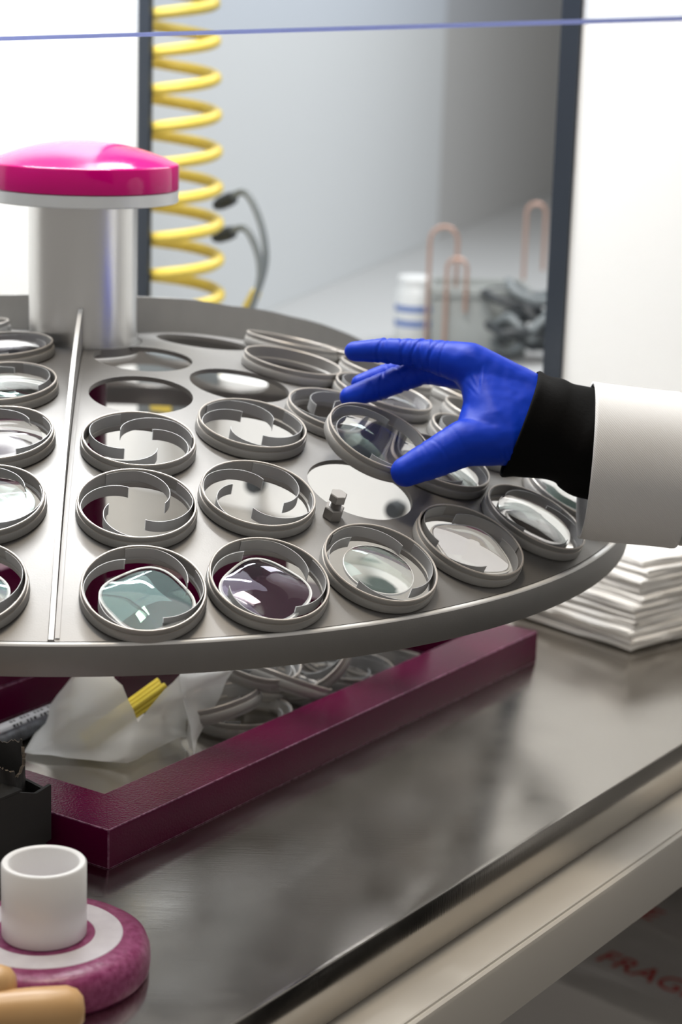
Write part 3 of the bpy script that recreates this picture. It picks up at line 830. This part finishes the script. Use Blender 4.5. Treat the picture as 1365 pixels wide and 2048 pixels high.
# coat body and legs, standing at the bench to the right of the frame
tv, tf = loft([(0.88, -0.33, 0.02), (0.88, -0.33, 0.25), (0.88, -0.34, 0.45), (0.885, -0.34, 0.58), (0.89, -0.34, 0.64), (0.89, -0.34, 0.66)], [0.13, 0.125, 0.13, 0.12, 0.07, 0.05], [0.20, 0.18, 0.20, 0.20, 0.12, 0.06], 40, Vector((0, 1, 0)), (True, True), 0.03, 2.0, 8.0)
psub('coat_body', mesh('coat_body', tv, tf, COAT, True, 60))
for s_ in (-1, 1):
    tv, tf = loft([(0.88, -0.33 + s_ * 0.09, -0.85), (0.88, -0.33 + s_ * 0.09, -0.4), (0.88, -0.33 + s_ * 0.09, 0.03)], [0.06, 0.07, 0.085], [0.06, 0.075, 0.088], 24, Vector((0, 1, 0)), (True, True), 0.05, s_ * 3.0, 8.0)
    psub('trouser_leg', mesh('trouser_leg', tv, tf, BLACKC, True, 60))

# ------------------------------------------------------------------ acrylic sash
SL, SR = Vector((-0.0121, -0.3134, 0.5300)), Vector((0.378, -0.5646, 0.5555))
sd = (SR - SL).normalized(); su = (Vector((0, 0, 1)) - sd * sd.z).normalized(); sn = sd.cross(su)
def slab(a0, a1, b0, b1, t):
    v = [SL + sd * a + su * b + sn * c for c in (-t / 2, t / 2) for a, b in ((a0, b0), (a1, b0), (a1, b1), (a0, b1))]
    return v, [(0, 1, 2, 3), (4, 5, 6, 7), (0, 1, 5, 4), (1, 2, 6, 5), (2, 3, 7, 6), (3, 0, 4, 7)]
sash = thing('hood_sash', 'clear acrylic hood sash with glowing blue lower edge across the top', 'sash', SL)
v, f = slab(-0.35, 0.9, 0.0014, 0.35, 0.004)
o = obj('sash_pane', mesh('sash_pane', v, f, PANE, False), sash); o.matrix_parent_inverse = Matrix.Translation(-SL)
v, f = slab(-0.35, 0.9, -0.0010, 0.0013, 0.007)
o = obj('edge_strip', mesh('edge_strip', v, f, EDGE, False), sash); o.matrix_parent_inverse = Matrix.Translation(-SL); o['label'] = 'periwinkle blue pane edge'

# ------------------------------------------------------------------ things in and around the base frame
# plastic bag with yellow sticks
BP = {'A': (-0.0272, -0.1858, 0.003), 'B': (0.0597, -0.2008, 0.002), 'B2': (0.0984, -0.1446, 0.006), 'C': (0.1049, -0.1737, 0.002), 'D': (0.1201, -0.1286, 0.03), 'E': (0.1352, -0.1379, 0.06),
      'F': (0.0915, -0.152, 0.058), 'G': (0.0636, -0.1786, 0.030), 'H': (0.0514, -0.1683, 0.055), 'I': (0.0135, -0.1578, 0.055), 'M': (0.0978, -0.1579, 0.045), 'K': (0.0366, -0.1851, 0.012),
      'L': (0.0189, -0.1935, 0.035), 'Q': (-0.0011, -0.1837, 0.015), 'T': (0.02, -0.09, 0.060), 'T2': (0.09, -0.085, 0.060), 'S': (-0.02, -0.10, 0.003), 'S2': (0.085, -0.08, 0.003)}
def bag_sheet(name, tris, cuts, amp, seed):
    bm = bmesh.new(); ks = sorted({k for t in tris for k in t}); bv = {k: bm.verts.new(BP[k]) for k in ks}
    for t in tris: bm.faces.new([bv[k] for k in t])
    bmesh.ops.recalc_face_normals(bm, faces=bm.faces)
    bmesh.ops.subdivide_edges(bm, edges=bm.edges, cuts=cuts, use_grid_fill=True)
    bmesh.ops.triangulate(bm, faces=bm.faces)
    for v in bm.verts:
        p = v.co * 55 + Vector((seed, 0, 0))
        v.co += Vector((noise.noise(p), noise.noise(p + Vector((9, 0, 0))), noise.noise(p + Vector((0, 9, 0))))) * amp
        if v.co.z < 0.0012: v.co.z = 0.0012
    for _ in range(2): bmesh.ops.smooth_vert(bm, verts=[v for v in bm.verts if not v.is_boundary], factor=0.4, use_axis_x=True, use_axis_y=True, use_axis_z=True)
    return from_bm(name, bm, BAG, True, 60)
bag = thing('plastic_bag', 'crumpled translucent plastic bag of yellow sticks inside the base frame', 'bag', (0, 0, 0))
obj('bag_film', bag_sheet('bag_film', [('A', 'Q', 'K'), ('Q', 'L', 'K'), ('L', 'I', 'H'), ('L', 'H', 'G'), ('Q', 'I', 'L'), ('L', 'G', 'K'), ('K', 'G', 'B'), ('A', 'K', 'B'),
    ('G', 'M', 'B2'), ('G', 'B2', 'B'), ('G', 'F', 'M'), ('I', 'T', 'H'), ('A', 'S', 'Q'), ('S', 'T', 'I'), ('S', 'I', 'Q'), ('B', 'B2', 'S2'), ('A', 'B', 'S2'), ('A', 'S2', 'S')], 5, 0.0035, 1.0), bag)
obj('bag_flap', bag_sheet('bag_flap', [('F', 'E', 'M'), ('M', 'E', 'D'), ('M', 'D', 'C'), ('M', 'C', 'B2'), ('F', 'T2', 'E')], 5, 0.004, 4.0), bag)
sa, sb = Vector((0.022, -0.172, 0.012)), Vector((0.0800, -0.1500, 0.0520))
sx = (sb - sa).normalized(); sy = sx.cross(Vector((0, 0, 1))).normalized(); sz = sy.cross(sx) * -1
for i in range(9):
    off = sy * ((i % 3) - 1) * 0.0062 + sz * (0.0032 * (i // 3)) + sx * random.uniform(-0.002, 0.002)
    a, b = sa + off, sb + off + sy * ((i % 3) - 1) * 0.0012
    x = (b - a).normalized(); y = x.cross(Vector((0, 0, 1))).normalized(); z_ = y.cross(x) * -1
    M = Matrix(((x.x, y.x, z_.x, a.x), (x.y, y.y, z_.y, a.y), (x.z, y.z, z_.z, a.z), (0, 0, 0, 1)))
    o = obj('yellow_stick', box('yellow_stick', 0, (b - a).length, -0.0029, 0.0029, -0.0014, 0.0014, STICK, 0.0006))
    o.matrix_world = M
    tag(o, 'flat yellow stick in a bundle poking out of the plastic bag', 'stick', 'yellow sticks bundled in the plastic bag')
# marker pen and a darker pen
def pen(name, label, a, b, r, bodym, capm, capl, extra=None):
    a, b = Vector(a), Vector(b); d = b - a; L = d.length
    q = d.to_track_quat('Z', 'Y').to_matrix().to_4x4(); q.translation = a
    t = thing(name, label, 'pen', q)
    obj('barrel', lathe('barrel', [(0, capl), (r, capl + 0.0005), (r, L - 0.002), (r * 0.8, L), (0, L)], bodym, 24, False), t)
    o = obj('cap', lathe('cap', [(0, 0), (r * 0.9, 0), (r * 1.12, 0.002), (r * 1.12, capl - 0.0005), (r * 0.9, capl), (0, capl)], capm, 24, False), t)
    return t, L
t, L = pen('marker_pen', 'white marker with red cap and dark print lying in the base frame', (-0.082, -0.2105, 0.0075), (0.004, -0.0740, 0.0075), 0.0062, PENW, RED, 0.064)
bm = bmesh.new()
for i in range(16):
    z0 = 0.080 + i * 0.0040; w_ = 0.0022 if i % 3 else 0.0030
    for s in (0.15, -0.30):
        if (i * 7 + int(s * 20)) % 4 == 0: continue
        ph = 2.3 + s * 1.6
        vv_ = [bm.verts.new((0.00628 * math.cos(ph + dp), 0.00628 * math.sin(ph + dp), zz)) for dp, zz in ((-0.18, z0), (0.18, z0), (0.18, z0 + w_), (-0.18, z0 + w_))]
        bm.faces.new(vv_)
obj('print', from_bm('print', bm, INK, False), t)
pen('marker_pen', 'dark grey pen lying in front of the white marker', (-0.0720, -0.2180, 0.0068), (0.001, -0.1010, 0.0068), 0.0058, PENG, DARK, 0.05)

# heap of spare rings
SP = [((0.150, -0.100), 0.0, 0, 0), ((0.215, -0.020), 0.0, 0, 0), ((0.172, -0.035), 0.0105, 4, 30), ((0.128, -0.122), 0.016, 16, 250), ((0.180, -0.085), 0.026, 24, 130), ((0.232, -0.008), 0.0105, 6, 80),
      ((0.245, 0.040), 0.024, 28, 200), ((0.265, 0.030), 0.0, 0, 0), ((0.200, -0.045), 0.034, 38, 320), ((0.155, -0.090), 0.045, 20, 60), ((0.264, 0.066), 0.036, 14, 150)]
PL = ['lowest at the left beside the bag', 'lowest in the middle', 'lying flat on the lowest pair', 'leaning at the left end against the bag', 'tilted steeply in the left half', 'lying flat right of the middle',
      'tilted at the right half', 'lying flat at the right end', 'standing steep in the middle', 'on top at the left', 'farthest right beside the frame corner']
for i, ((x, y), z, tl, ax) in enumerate(SP):
    M = Matrix.Translation((x - 0.0110, y + 0.0075, z + 0.0026)) @ Matrix.Rotation(math.radians(tl), 4, Vector((math.cos(math.radians(ax)), math.sin(math.radians(ax)), 0))) @ Matrix.Rotation(i * 0.7, 4, 'Z')
    make_ring(M, 'spare grey ring heaped inside the burgundy frame, ' + PL[i], ('swirl', 1 if i % 2 else -1) if i % 3 else ('lens', 1), 40 * i, 'spare rings heaped inside the base frame', 'spare_ring')

# torn black cardboard box
cb = thing('cardboard_box', 'torn black cardboard box at the left edge beside the base frame', 'box', (0, 0, 0))
def plate_uv(name, pts, nrm, t, m, parent):
    P = [Vector(p) for p in pts]; nrm = Vector(nrm).normalized() * t; n = len(P)
    v = P + [p + nrm for p in P]
    f = [tuple(range(n)), tuple(range(n, 2 * n))] + [(i, (i + 1) % n, n + (i + 1) % n, n + i) for i in range(n)]
    return obj(name, mesh(name, v, f, m, False), parent)
u1 = -0.2905; vf = -0.2285; H = 0.055
E_ = []
plate_uv('front_panel', [uv(u1, vf, 0.014), uv(u1, vf, 0.0525), uv(u1 - 0.014, vf, 0.0505), uv(u1 - 0.030, vf, 0.056), uv(u1 - 0.16, vf, 0.056), uv(u1 - 0.16, vf, 0.0), uv(u1 - 0.027, vf, 0.0), uv(u1 - 0.024, vf, 0.010)], V, 0.0025, WCARD, cb)
plate_uv('folded_lip', [uv(u1 - 0.028, vf, 0.0562), uv(u1 - 0.16, vf, 0.0562), uv(u1 - 0.16, vf + 0.010, 0.0600), uv(u1 - 0.034, vf + 0.010, 0.0600)], (0, 0, 1), 0.0016, WCARD, cb)
plate_uv('end_panel', [uv(u1 - 0.002, vf + 0.003, 0.0), uv(u1 - 0.002, vf + 0.003, 0.050), uv(u1 - 0.002, vf + 0.016, 0.052), uv(u1 - 0.002, vf + 0.05, 0.056), uv(u1 - 0.002, vf + 0.05, 0.0)], U * -1, 0.0025, WCARD, cb)
plate_uv('back_panel', [uv(u1 - 0.045, vf + 0.05, 0.0), uv(u1 - 0.045, vf + 0.05, 0.072), uv(u1 - 0.16, vf + 0.05, 0.072), uv(u1 - 0.16, vf + 0.05, 0.0)], V, 0.0025, WCARD, cb)
plate_uv('inner_divider', [uv(u1 - 0.040, vf + 0.012, 0.0), uv(u1 - 0.040, vf + 0.012, 0.0725), uv(u1 - 0.16, vf + 0.012, 0.0725), uv(u1 - 0.16, vf + 0.012, 0.0)], V, 0.0022, WCARD, cb)
plate_uv('bottom_panel', [uv(u1 - 0.03, vf + 0.0026, 0.0002), uv(u1 - 0.159, vf + 0.0026, 0.0002), uv(u1 - 0.159, vf + 0.0498, 0.0002), uv(u1 - 0.006, vf + 0.0498, 0.0002), uv(u1 - 0.006, vf + 0.02, 0.0002)], (0, 0, 1), 0.0022, WCARD, cb)
plate_uv('end_panel', [uv(u1 - 0.16, vf + 0.0026, 0.0), uv(u1 - 0.16, vf + 0.0026, 0.055), uv(u1 - 0.16, vf + 0.05, 0.071), uv(u1 - 0.16, vf + 0.05, 0.0)], U, 0.0025, WCARD, cb)
# crumpled torn flap with a ragged kraft edge
def ragged(name, p0, p1, top0, top1, m, parent, seed, rag=0.003, curl=0.006, n=26, t=0.0022):
    p0, p1, top0, top1 = map(Vector, (p0, p1, top0, top1)); bm = bmesh.new(); rows = []
    side = (p1 - p0).cross(top0 - p0).normalized()
    for i in range(n + 1):
        s = i / n; a = p0.lerp(p1, s); b = top0.lerp(top1, s); row = []
        for j in range(6):
            tt = j / 5
            q = a.lerp(b, tt) + side * (curl * tt * tt * math.sin(s * 5 + seed) + 0.0015 * noise.noise(a * 200 + Vector((tt * 3, seed, 0))))
            if j == 5: q += (b - a).normalized() * rag * noise.noise(Vector((s * 14, seed, 0)))
            row.append(q)
        rows.append(row)
    F = [[bm.verts.new(q) for q in r] for r in rows]; K = [[bm.verts.new(q + side * t) for q in r] for r in rows]
    for i in range(n):
        for j in range(5):
            bm.faces.new([F[i][j], F[i + 1][j], F[i + 1][j + 1], F[i][j + 1]]); bm.faces.new([K[i][j], K[i][j + 1], K[i + 1][j + 1], K[i + 1][j]])
        e = bm.faces.new([F[i][5], F[i + 1][5], K[i + 1][5], K[i][5]]); e.material_index = 1
        bm.faces.new([F[i][0], K[i][0], K[i + 1][0], F[i + 1][0]])
    for i in (0, n):
        for j in range(5):
            e = bm.faces.new([F[i][j], F[i][j + 1], K[i][j + 1], K[i][j]]); e.material_index = 1
    return obj(name, from_bm(name, bm, [m, KRAFT], True, 40), parent)
o = ragged('torn_flap', uv(u1 - 0.004, vf + 0.020, 0.045), uv(u1 - 0.022, vf + 0.040, 0.045), uv(u1 - 0.002, vf + 0.024, 0.0760), uv(u1 - 0.016, vf + 0.046, 0.0800), WCARD, cb, 1.3); o['label'] = 'torn black flap with ragged brown edge'
ragged('torn_flap', uv(u1 - 0.005, vf + 0.018, 0.040), uv(u1 - 0.030, vf + 0.004, 0.045), uv(u1 - 0.003, vf + 0.020, 0.0745), uv(u1 - 0.026, vf + 0.008, 0.0560), WCARD, cb, 2.7, 0.004, 0.003)
ragged('torn_flap', uv(u1 - 0.036, vf + 0.012, 0.040), uv(u1 - 0.026, vf + 0.006, 0.040), uv(u1 - 0.038, vf + 0.013, 0.0730), uv(u1 - 0.028, vf + 0.007, 0.0690), WCARD, cb, 4.1, 0.002, 0.002)

# burgundy roll with white sleeve
rc = Vector((0.0455, -0.5330, 0.0))
roll = thing('round_base', 'thick burgundy rubber disc with a worn grey ring on top', 'disc', rc)
rp = [(0, 0), (0.0600, 0), (0.0622, 0.003), (0.0628, 0.008), (0.0625, 0.0150), (0.0605, 0.0205), (0.0560, 0.0235), (0.0500, 0.0245), (0.0466, 0.0247), (0, 0.0247)]
obj('disc_body', lathe('disc_body', rp, ROLLM, 96, False, 60), roll)
o = obj('worn_ring', lathe('worn_ring', [(0.0300, 0.0246), (0.0305, 0.0251), (0.0460, 0.0251), (0.0466, 0.0246)], FELT, 96, False), roll); o['label'] = 'pale worn ring'
tb = obj('white_sleeve', lathe('white_sleeve', [(0.0242, 0.0), (0.0248, 0.0008), (0.0248, 0.0440), (0.0238, 0.0452), (0.0212, 0.0452), (0.0203, 0.0442), (0.0203, 0.0), ], WPLAS, 96, True, 50))
tb.location = rc + Vector((0.0005, 0.0, 0.0249))
tag(tb, 'short white plastic tube standing on the burgundy disc', 'tube')

# wooden handles
def handle(name, label, tip, back, r):
    tip, back = Vector(tip), Vector(back); d = tip - back; L = d.length
    q = d.to_track_quat('Z', 'Y').to_matrix().to_4x4(); q.translation = back
    pr = [(0, 0), (r * 0.75, 0), (r * 0.8, L * 0.2), (r * 0.92, L * 0.5), (r, L * 0.8), (r * 0.97, L - r * 0.7), (r * 0.80, L - r * 0.28), (r * 0.5, L - r * 0.06), (0, L)]
    t = thing(name, label, 'handle', q)
    obj('grip', lathe('grip', pr, WOOD, 40, False, 60), t)
    obj('ferrule', lathe('ferrule', [(0, -0.02), (r * 0.6, -0.02), (r * 0.7, 0.0), (0, 0.001)], BOLTM, 32, False), t)
handle('wooden_handle', 'pale wooden tool handle nearest the viewer at the lower left corner', (0.0790, -0.6035, 0.0140), (-0.060, -0.6330, 0.0125), 0.0137)
handle('wooden_handle', 'pale wooden tool handle behind the other, beside the burgundy disc', (0.0405, -0.5995, 0.0250), (-0.100, -0.6010, 0.0120), 0.0120)

# stack of folded wipes
e1, e2 = Vector((-0.552, 0.834, 0)), Vector((0.648, 0.762, 0))
def wipe(i, z0, h, ox, oy, rot, crumple):
    nx, ny = 16, 16; L1, L2 = 0.150, 0.125
    bm = bmesh.new()
    layers = []
    for s in (0, 1, 2, 3):        # two leaves of the folded sheet
        zz = [0.0, h * 0.46, h * 0.54, h][s]
        g = []
        for a in range(nx + 1):
            row = []
            for b in range(ny + 1):
                x, y = L1 * a / nx, L2 * b / ny
                edge = min(a, b, nx - a, ny - b)
                dz = (0.18 * h if edge == 0 else 0.0) * (1 if s in (0,) else -1 if s == 3 else 0)
                p = Vector((x * 25 + i * 3.1, y * 25, i * 2.3))
                wob = crumple * noise.noise(p) * (1.0 if s else 0.5)
                row.append(bm.verts.new(Vector((x + 0.003 * noise.noise(p * 0.7 + Vector((5, s, 0))), y + 0.003 * noise.noise(p * 0.7 + Vector((0, 5, s))), zz + dz + wob * h))))
            g.append(row)
        layers.append(g)
    def skin(g, fl):
        for a in range(nx):
            for b in range(ny):
                q = [g[a][b], g[a + 1][b], g[a + 1][b + 1], g[a][b + 1]]
                bm.faces.new(q[::-1] if fl else q)
    for k, g in enumerate(layers): skin(g, k % 2 == 0)
    def rim(g0, g1, sides):
        for a in range(nx):
            if 'b0' in sides: bm.faces.new([g0[a][0], g0[a + 1][0], g1[a + 1][0], g1[a][0]])
            if 'b1' in sides: bm.faces.new([g0[a][ny], g1[a][ny], g1[a + 1][ny], g0[a + 1][ny]])
        for b in range(ny):
            if 'a0' in sides: bm.faces.new([g0[0][b], g1[0][b], g1[0][b + 1], g0[0][b + 1]])
            if 'a1' in sides: bm.faces.new([g0[nx][b], g0[nx][b + 1], g1[nx][b + 1], g1[nx][b]])
    rim(layers[0], layers[1], ('a0', 'a1', 'b0', 'b1')); rim(layers[2], layers[3], ('a0', 'a1', 'b0', 'b1'))
    rim(layers[1], layers[2], ('b0',) if i % 2 else ('a0',))
    o = obj('folded_wipe', from_bm('folded_wipe', bm, CLOTH, True, 70))
    base = Vector((0.4755, 0.1203, 0))
    c, s_ = math.cos(rot), math.sin(rot)
    x = e1 * c + e2 * s_; y = e2 * c - e1 * s_
    o.matrix_world = Matrix(((x.x, y.x, 0, base.x + ox), (x.y, y.y, 0, base.y + oy), (0, 0, 1, z0), (0, 0, 0, 1)))
    return o
z0 = 0.0015
NW = 11
for i in range(NW):
    h = 0.0068
    k = i / (NW - 1)
    shift = 0.0 if i < 4 else (i - 3) * 0.0035
    o = wipe(i, z0, h, 0.003 * math.sin(i * 2.3) + shift * 0.5, 0.003 * math.cos(i * 1.9) + shift, 0.035 * math.sin(i * 1.3) + (0.02 * (i - 6) if i > 6 else 0), 0.16 + 0.10 * k)
    od = ['second', 'third', 'fourth', 'fifth', 'sixth']
    lab = 'bottom white folded wipe of the stack at the right' if i == 0 else 'topmost white folded wipe of the stack at the right' if i == NW - 1 else \
        'white folded wipe, %s from the bottom of the right hand stack' % od[i - 1] if i < 6 else 'white folded wipe, %s from the top of the right hand stack' % od[NW - 2 - i]
    tag(o, lab, 'cloth', 'folded wipes stacked on the steel table')
    z0 += h * 1.06

# things on the wall low behind the dome, seen through the holes
for i, (v_, z_, lab) in enumerate(((0.0536, 0.0358, 'black round knob low on the wall, seen through the open hole by the bolt'), (0.2407, 0.0343, 'black round knob low on the wall, seen through the empty ring left of the bolt'))):
    q = (U * -1).to_track_quat('Z', 'Y').to_matrix().to_4x4(); q.translation = uv(WU, v_, z_)
    t = thing('wall_knob', lab, 'knob', q)
    obj('knob_head', lathe('knob_head', [(0, 0.022), (0.009, 0.0215), (0.0105, 0.018), (0.0105, 0.010), (0.006, 0.008), (0.006, 0), (0, 0)], DARK, 32, False), t)
case = thing('instrument_case', 'dark grey case with yellow patch on the wall, seen through a hole', 'case', uv(WU - 0.04, 0.30, 0.0))
o = obj('case_body', box('case_body', WU - 0.050, WU - 0.002, 0.300, 0.385, 0.098, 0.175, GREYH, 0.006, MUV), case); o.matrix_parent_inverse = Matrix.Translation(-case.location)
o = obj('yellow_patch', box('yellow_patch', WU - 0.0515, WU - 0.0495, 0.332, 0.362, 0.108, 0.132, YEL, 0.0005, MUV), case); o.matrix_parent_inverse = Matrix.Translation(-case.location)

# ------------------------------------------------------------------ beyond the opening
hose_p = []
ha, hbp = uv(0.632, 0.420, 0.72) + Vector((-0.006, 0, 0)), uv(0.632, 0.410, 0.100) + Vector((-0.006, 0, 0))
for i in range(15 * 28 + 1):
    t_ = i / (15 * 28); a = -2 * PI * i / 28
    hose_p.append(ha.lerp(hbp, t_) + Vector((0.0460 * math.cos(a), 0.0460 * math.sin(a), 0)) + Vector((0.012 * t_, 0.0, 0)))
tag(obj('coiled_hose', tube('coiled_hose', hose_p, 0.0068, YEL, 10)), 'yellow coiled air hose hanging behind the left dark post', 'hose')
def nozzle(pts, label, tip):
    t = thing('air_nozzle', label, 'nozzle', pts[0])
    P = spline(pts, 8)
    o = obj('flexible_tube', tube('flexible_tube', P, 0.0042, GREYH, 12, Vector((0.3, 1, 0.1))), t); o.matrix_parent_inverse = Matrix.Translation(-Vector(pts[0]))
    a, b = Vector(pts[0]), Vector(pts[1])
    q = (a - b).to_track_quat('Z', 'Y').to_matrix().to_4x4(); q.translation = a
    me = lathe('nozzle_head', [(0, -0.012), (0.0075, -0.012), (0.0085, -0.004), (0.0080, 0.010), (0.0050, 0.018), (0, 0.018)], DARK, 24, False); me.transform(q)
    o = obj('nozzle_head', me, t); o.matrix_parent_inverse = Matrix.Translation(-a)
    if tip:
        c, d = Vector(pts[-1]), Vector(pts[-2]); q = (c - d).to_track_quat('Z', 'Y').to_matrix().to_4x4(); q.translation = c
        me = lathe('yellow_fitting', [(0, -0.022), (0.0062, -0.022), (0.0068, -0.016), (0.0068, 0.004), (0, 0.004)], YEL, 24, False); me.transform(q)
        o = obj('yellow_fitting', me, t); o.matrix_parent_inverse = Matrix.Translation(-a)
nozzle([(0.0640, 0.826, 0.327), (0.0868, 0.8106, 0.339), (0.1057, 0.7977, 0.3085), (0.1139, 0.7922, 0.2682), (0.1074, 0.7966, 0.2318), (0.0944, 0.8054, 0.2051)], 'upper black nozzle on a bent grey tube beside the yellow hose', True)
nozzle([(0.0640, 0.818, 0.288), (0.0876, 0.802, 0.2979), (0.1034, 0.791, 0.2729), (0.1080, 0.788, 0.245), (0.1020, 0.7905, 0.215), (0.0960, 0.793, 0.2)], 'lower black nozzle on a bent grey tube beside the yellow hose', False)

# jar, tank, copper hooks, dark tools on the side bench
ZB = 0.0755
jar = thing('white_jar', 'white jar with blue label bands on the side bench', 'jar', (0.3130, 1.400, ZB))
obj('jar_body', lathe('jar_body', [(0, 0), (0.029, 0), (0.030, 0.002), (0.030, 0.075), (0.026, 0.082), (0, 0.082)], JARM, 40, False), jar)
obj('jar_lid', lathe('jar_lid', [(0, 0.0822), (0.0265, 0.0822), (0.0270, 0.085), (0.0270, 0.094), (0.026, 0.096), (0, 0.096)], JARM, 40, False), jar)
for z_ in (0.024, 0.046): obj('blue_band', lathe('blue_band', [(0.0300, z_), (0.0304, z_), (0.0304, z_ + 0.009), (0.0300, z_ + 0.009)], BLUEL, 40), jar)
MT = Matrix.Translation((0.335, 1.285, ZB))
tank = thing('grey_tank', 'grey rectangular tank with a stepped rim on the side bench', 'tank', MT)
def tsub(name, me): return obj(name, me, tank)
def rect_tub(u0, u1, v0, v1, z0_, z1_, t, m):
    bm = bmesh.new()
    for a in ((u0, u1, v0, v0 + t), (u0, u1, v1 - t, v1), (u0, u0 + t, v0 + t, v1 - t), (u1 - t, u1, v0 + t, v1 - t)):
        box_bm(bm, *a, z0_, z1_, 0.001)
    box_bm(bm, u0 + t, u1 - t, v0 + t, v1 - t, z0_, z0_ + 0.004)
    return from_bm('tank_wall', bm, m, True, 40)
tsub('tank_wall', rect_tub(0.0, 0.135, 0.0, 0.11, 0.0, 0.083, 0.004, TANKM))
tsub('tank_rim', rect_tub(-0.005, 0.140, -0.005, 0.115, 0.0832, 0.096, 0.009, TANKM))
def hook(base, w, h, label, dirv):
    d = Vector(dirv).normalized(); b = Vector(base); pts = [b]
    pts += [b + Vector((0, 0, h - w / 2))]
    for k in range(1, 9):
        a = PI - PI * k / 8
        pts.append(b + d * (w / 2 + w / 2 * math.cos(a)) + Vector((0, 0, h - w / 2 + w / 2 * math.sin(a))))
    pts.append(b + d * w + Vector((0, 0, h * 0.45)))
    tag(obj('copper_hook', tube('copper_hook', pts, 0.0030, COPPER, 10, Vector((0.3, 0.9, 0)))), label, 'hook', 'bent copper tubes standing on the side bench')
hook((0.327, 1.300, ZB + 0.0005), 0.040, 0.180, 'tall copper tube hook over the left end of the grey tank', (1, 0.1, 0))
hook((0.352, 1.278, ZB + 0.0005), 0.028, 0.138, 'low copper tube hook on the front of the grey tank', (1, -0.1, 0))
hook((0.488, 1.600, ZB + 0.0005), 0.030, 0.190, 'copper tube hook beside the right dark post', (1, 0, 0))
# dark tangle of tools
for i in range(7):
    random.seed(40 + i)
    c = Vector((0.468 + 0.018 * math.sin(i * 2.1), 1.250 + 0.02 * math.cos(i * 1.3), 0.094 + 0.0135 * i))
    pts = [c + Vector((0.036 * math.cos(a) + random.uniform(-.012, .012), 0.030 * math.sin(a) + random.uniform(-.008, .008), random.uniform(-.012, .012))) for a in [k * PI / 4 + i for k in range(9)]]
    tag(obj('dark_clamp', tube('dark_clamp', spline(pts, 5), 0.0062, DARK if i % 3 else GREYH, 8, Vector((0.1, 0.2, 1)))), ['lowest', 'second', 'third', 'fourth', 'fifth', 'sixth', 'topmost'][i] + ' dark bent cable loop in the tangle beside the grey tank', 'cable', 'dark cable loops tangled on the side bench')

# parcel with FRAGILE tape under the table
pc = Vector((0.62, 0.62, -0.85)); pr_ = math.radians(-44)
parcel = thing('wrapped_parcel', 'grey wrapped parcel with red lettered warning tape under the table', 'parcel', pc, (0, 0, pr_))
bm = bmesh.new(); box_bm(bm, -0.26, 0.26, -0.20, 0.20, 0.0, 0.35, 0.012)
obj('parcel_body', from_bm('parcel_body', bm, PARCEL), parcel)
TAPE = mat('pale_tape', (0.74, 0.70, 0.67), 0.35)
for yy in (0.02, -0.115):
    tp = obj('tape_strip', box('tape_strip', -0.2605, 0.2605, yy - 0.034, yy + 0.034, 0.3500, 0.3506, TAPE), parcel)
    for k in range(2):
        cu = bpy.data.curves.new('lettering', 'FONT'); cu.body = 'FRAGILE'; cu.size = 0.047; cu.align_x = 'CENTER'; cu.align_y = 'CENTER'; cu.extrude = 0.0002
        to = bpy.data.objects.new('lettering_raw', cu); C.objects.link(to)
        me = bpy.data.meshes.new_from_object(to.evaluated_get(bpy.context.evaluated_depsgraph_get()))
        bpy.data.objects.remove(to); me.materials.clear(); me.materials.append(REDINK)
        o = obj('lettering', me, tp); o.location = (-0.12 + 0.26 * k - (0.07 if yy < 0 else 0), yy, 0.3510)
blk = thing('black_case', 'black case standing on the parcel under the table', 'case', (0.735, 0.860, -0.4990), (0, 0, pr_))
obj('case_body', box('case_body', -0.10, 0.10, -0.04, 0.04, 0.0, 0.16, WCARD, 0.006), blk)
obj('case_lid', box('case_lid', -0.102, 0.102, -0.042, 0.042, 0.1602, 0.178, WCARD, 0.005), blk)
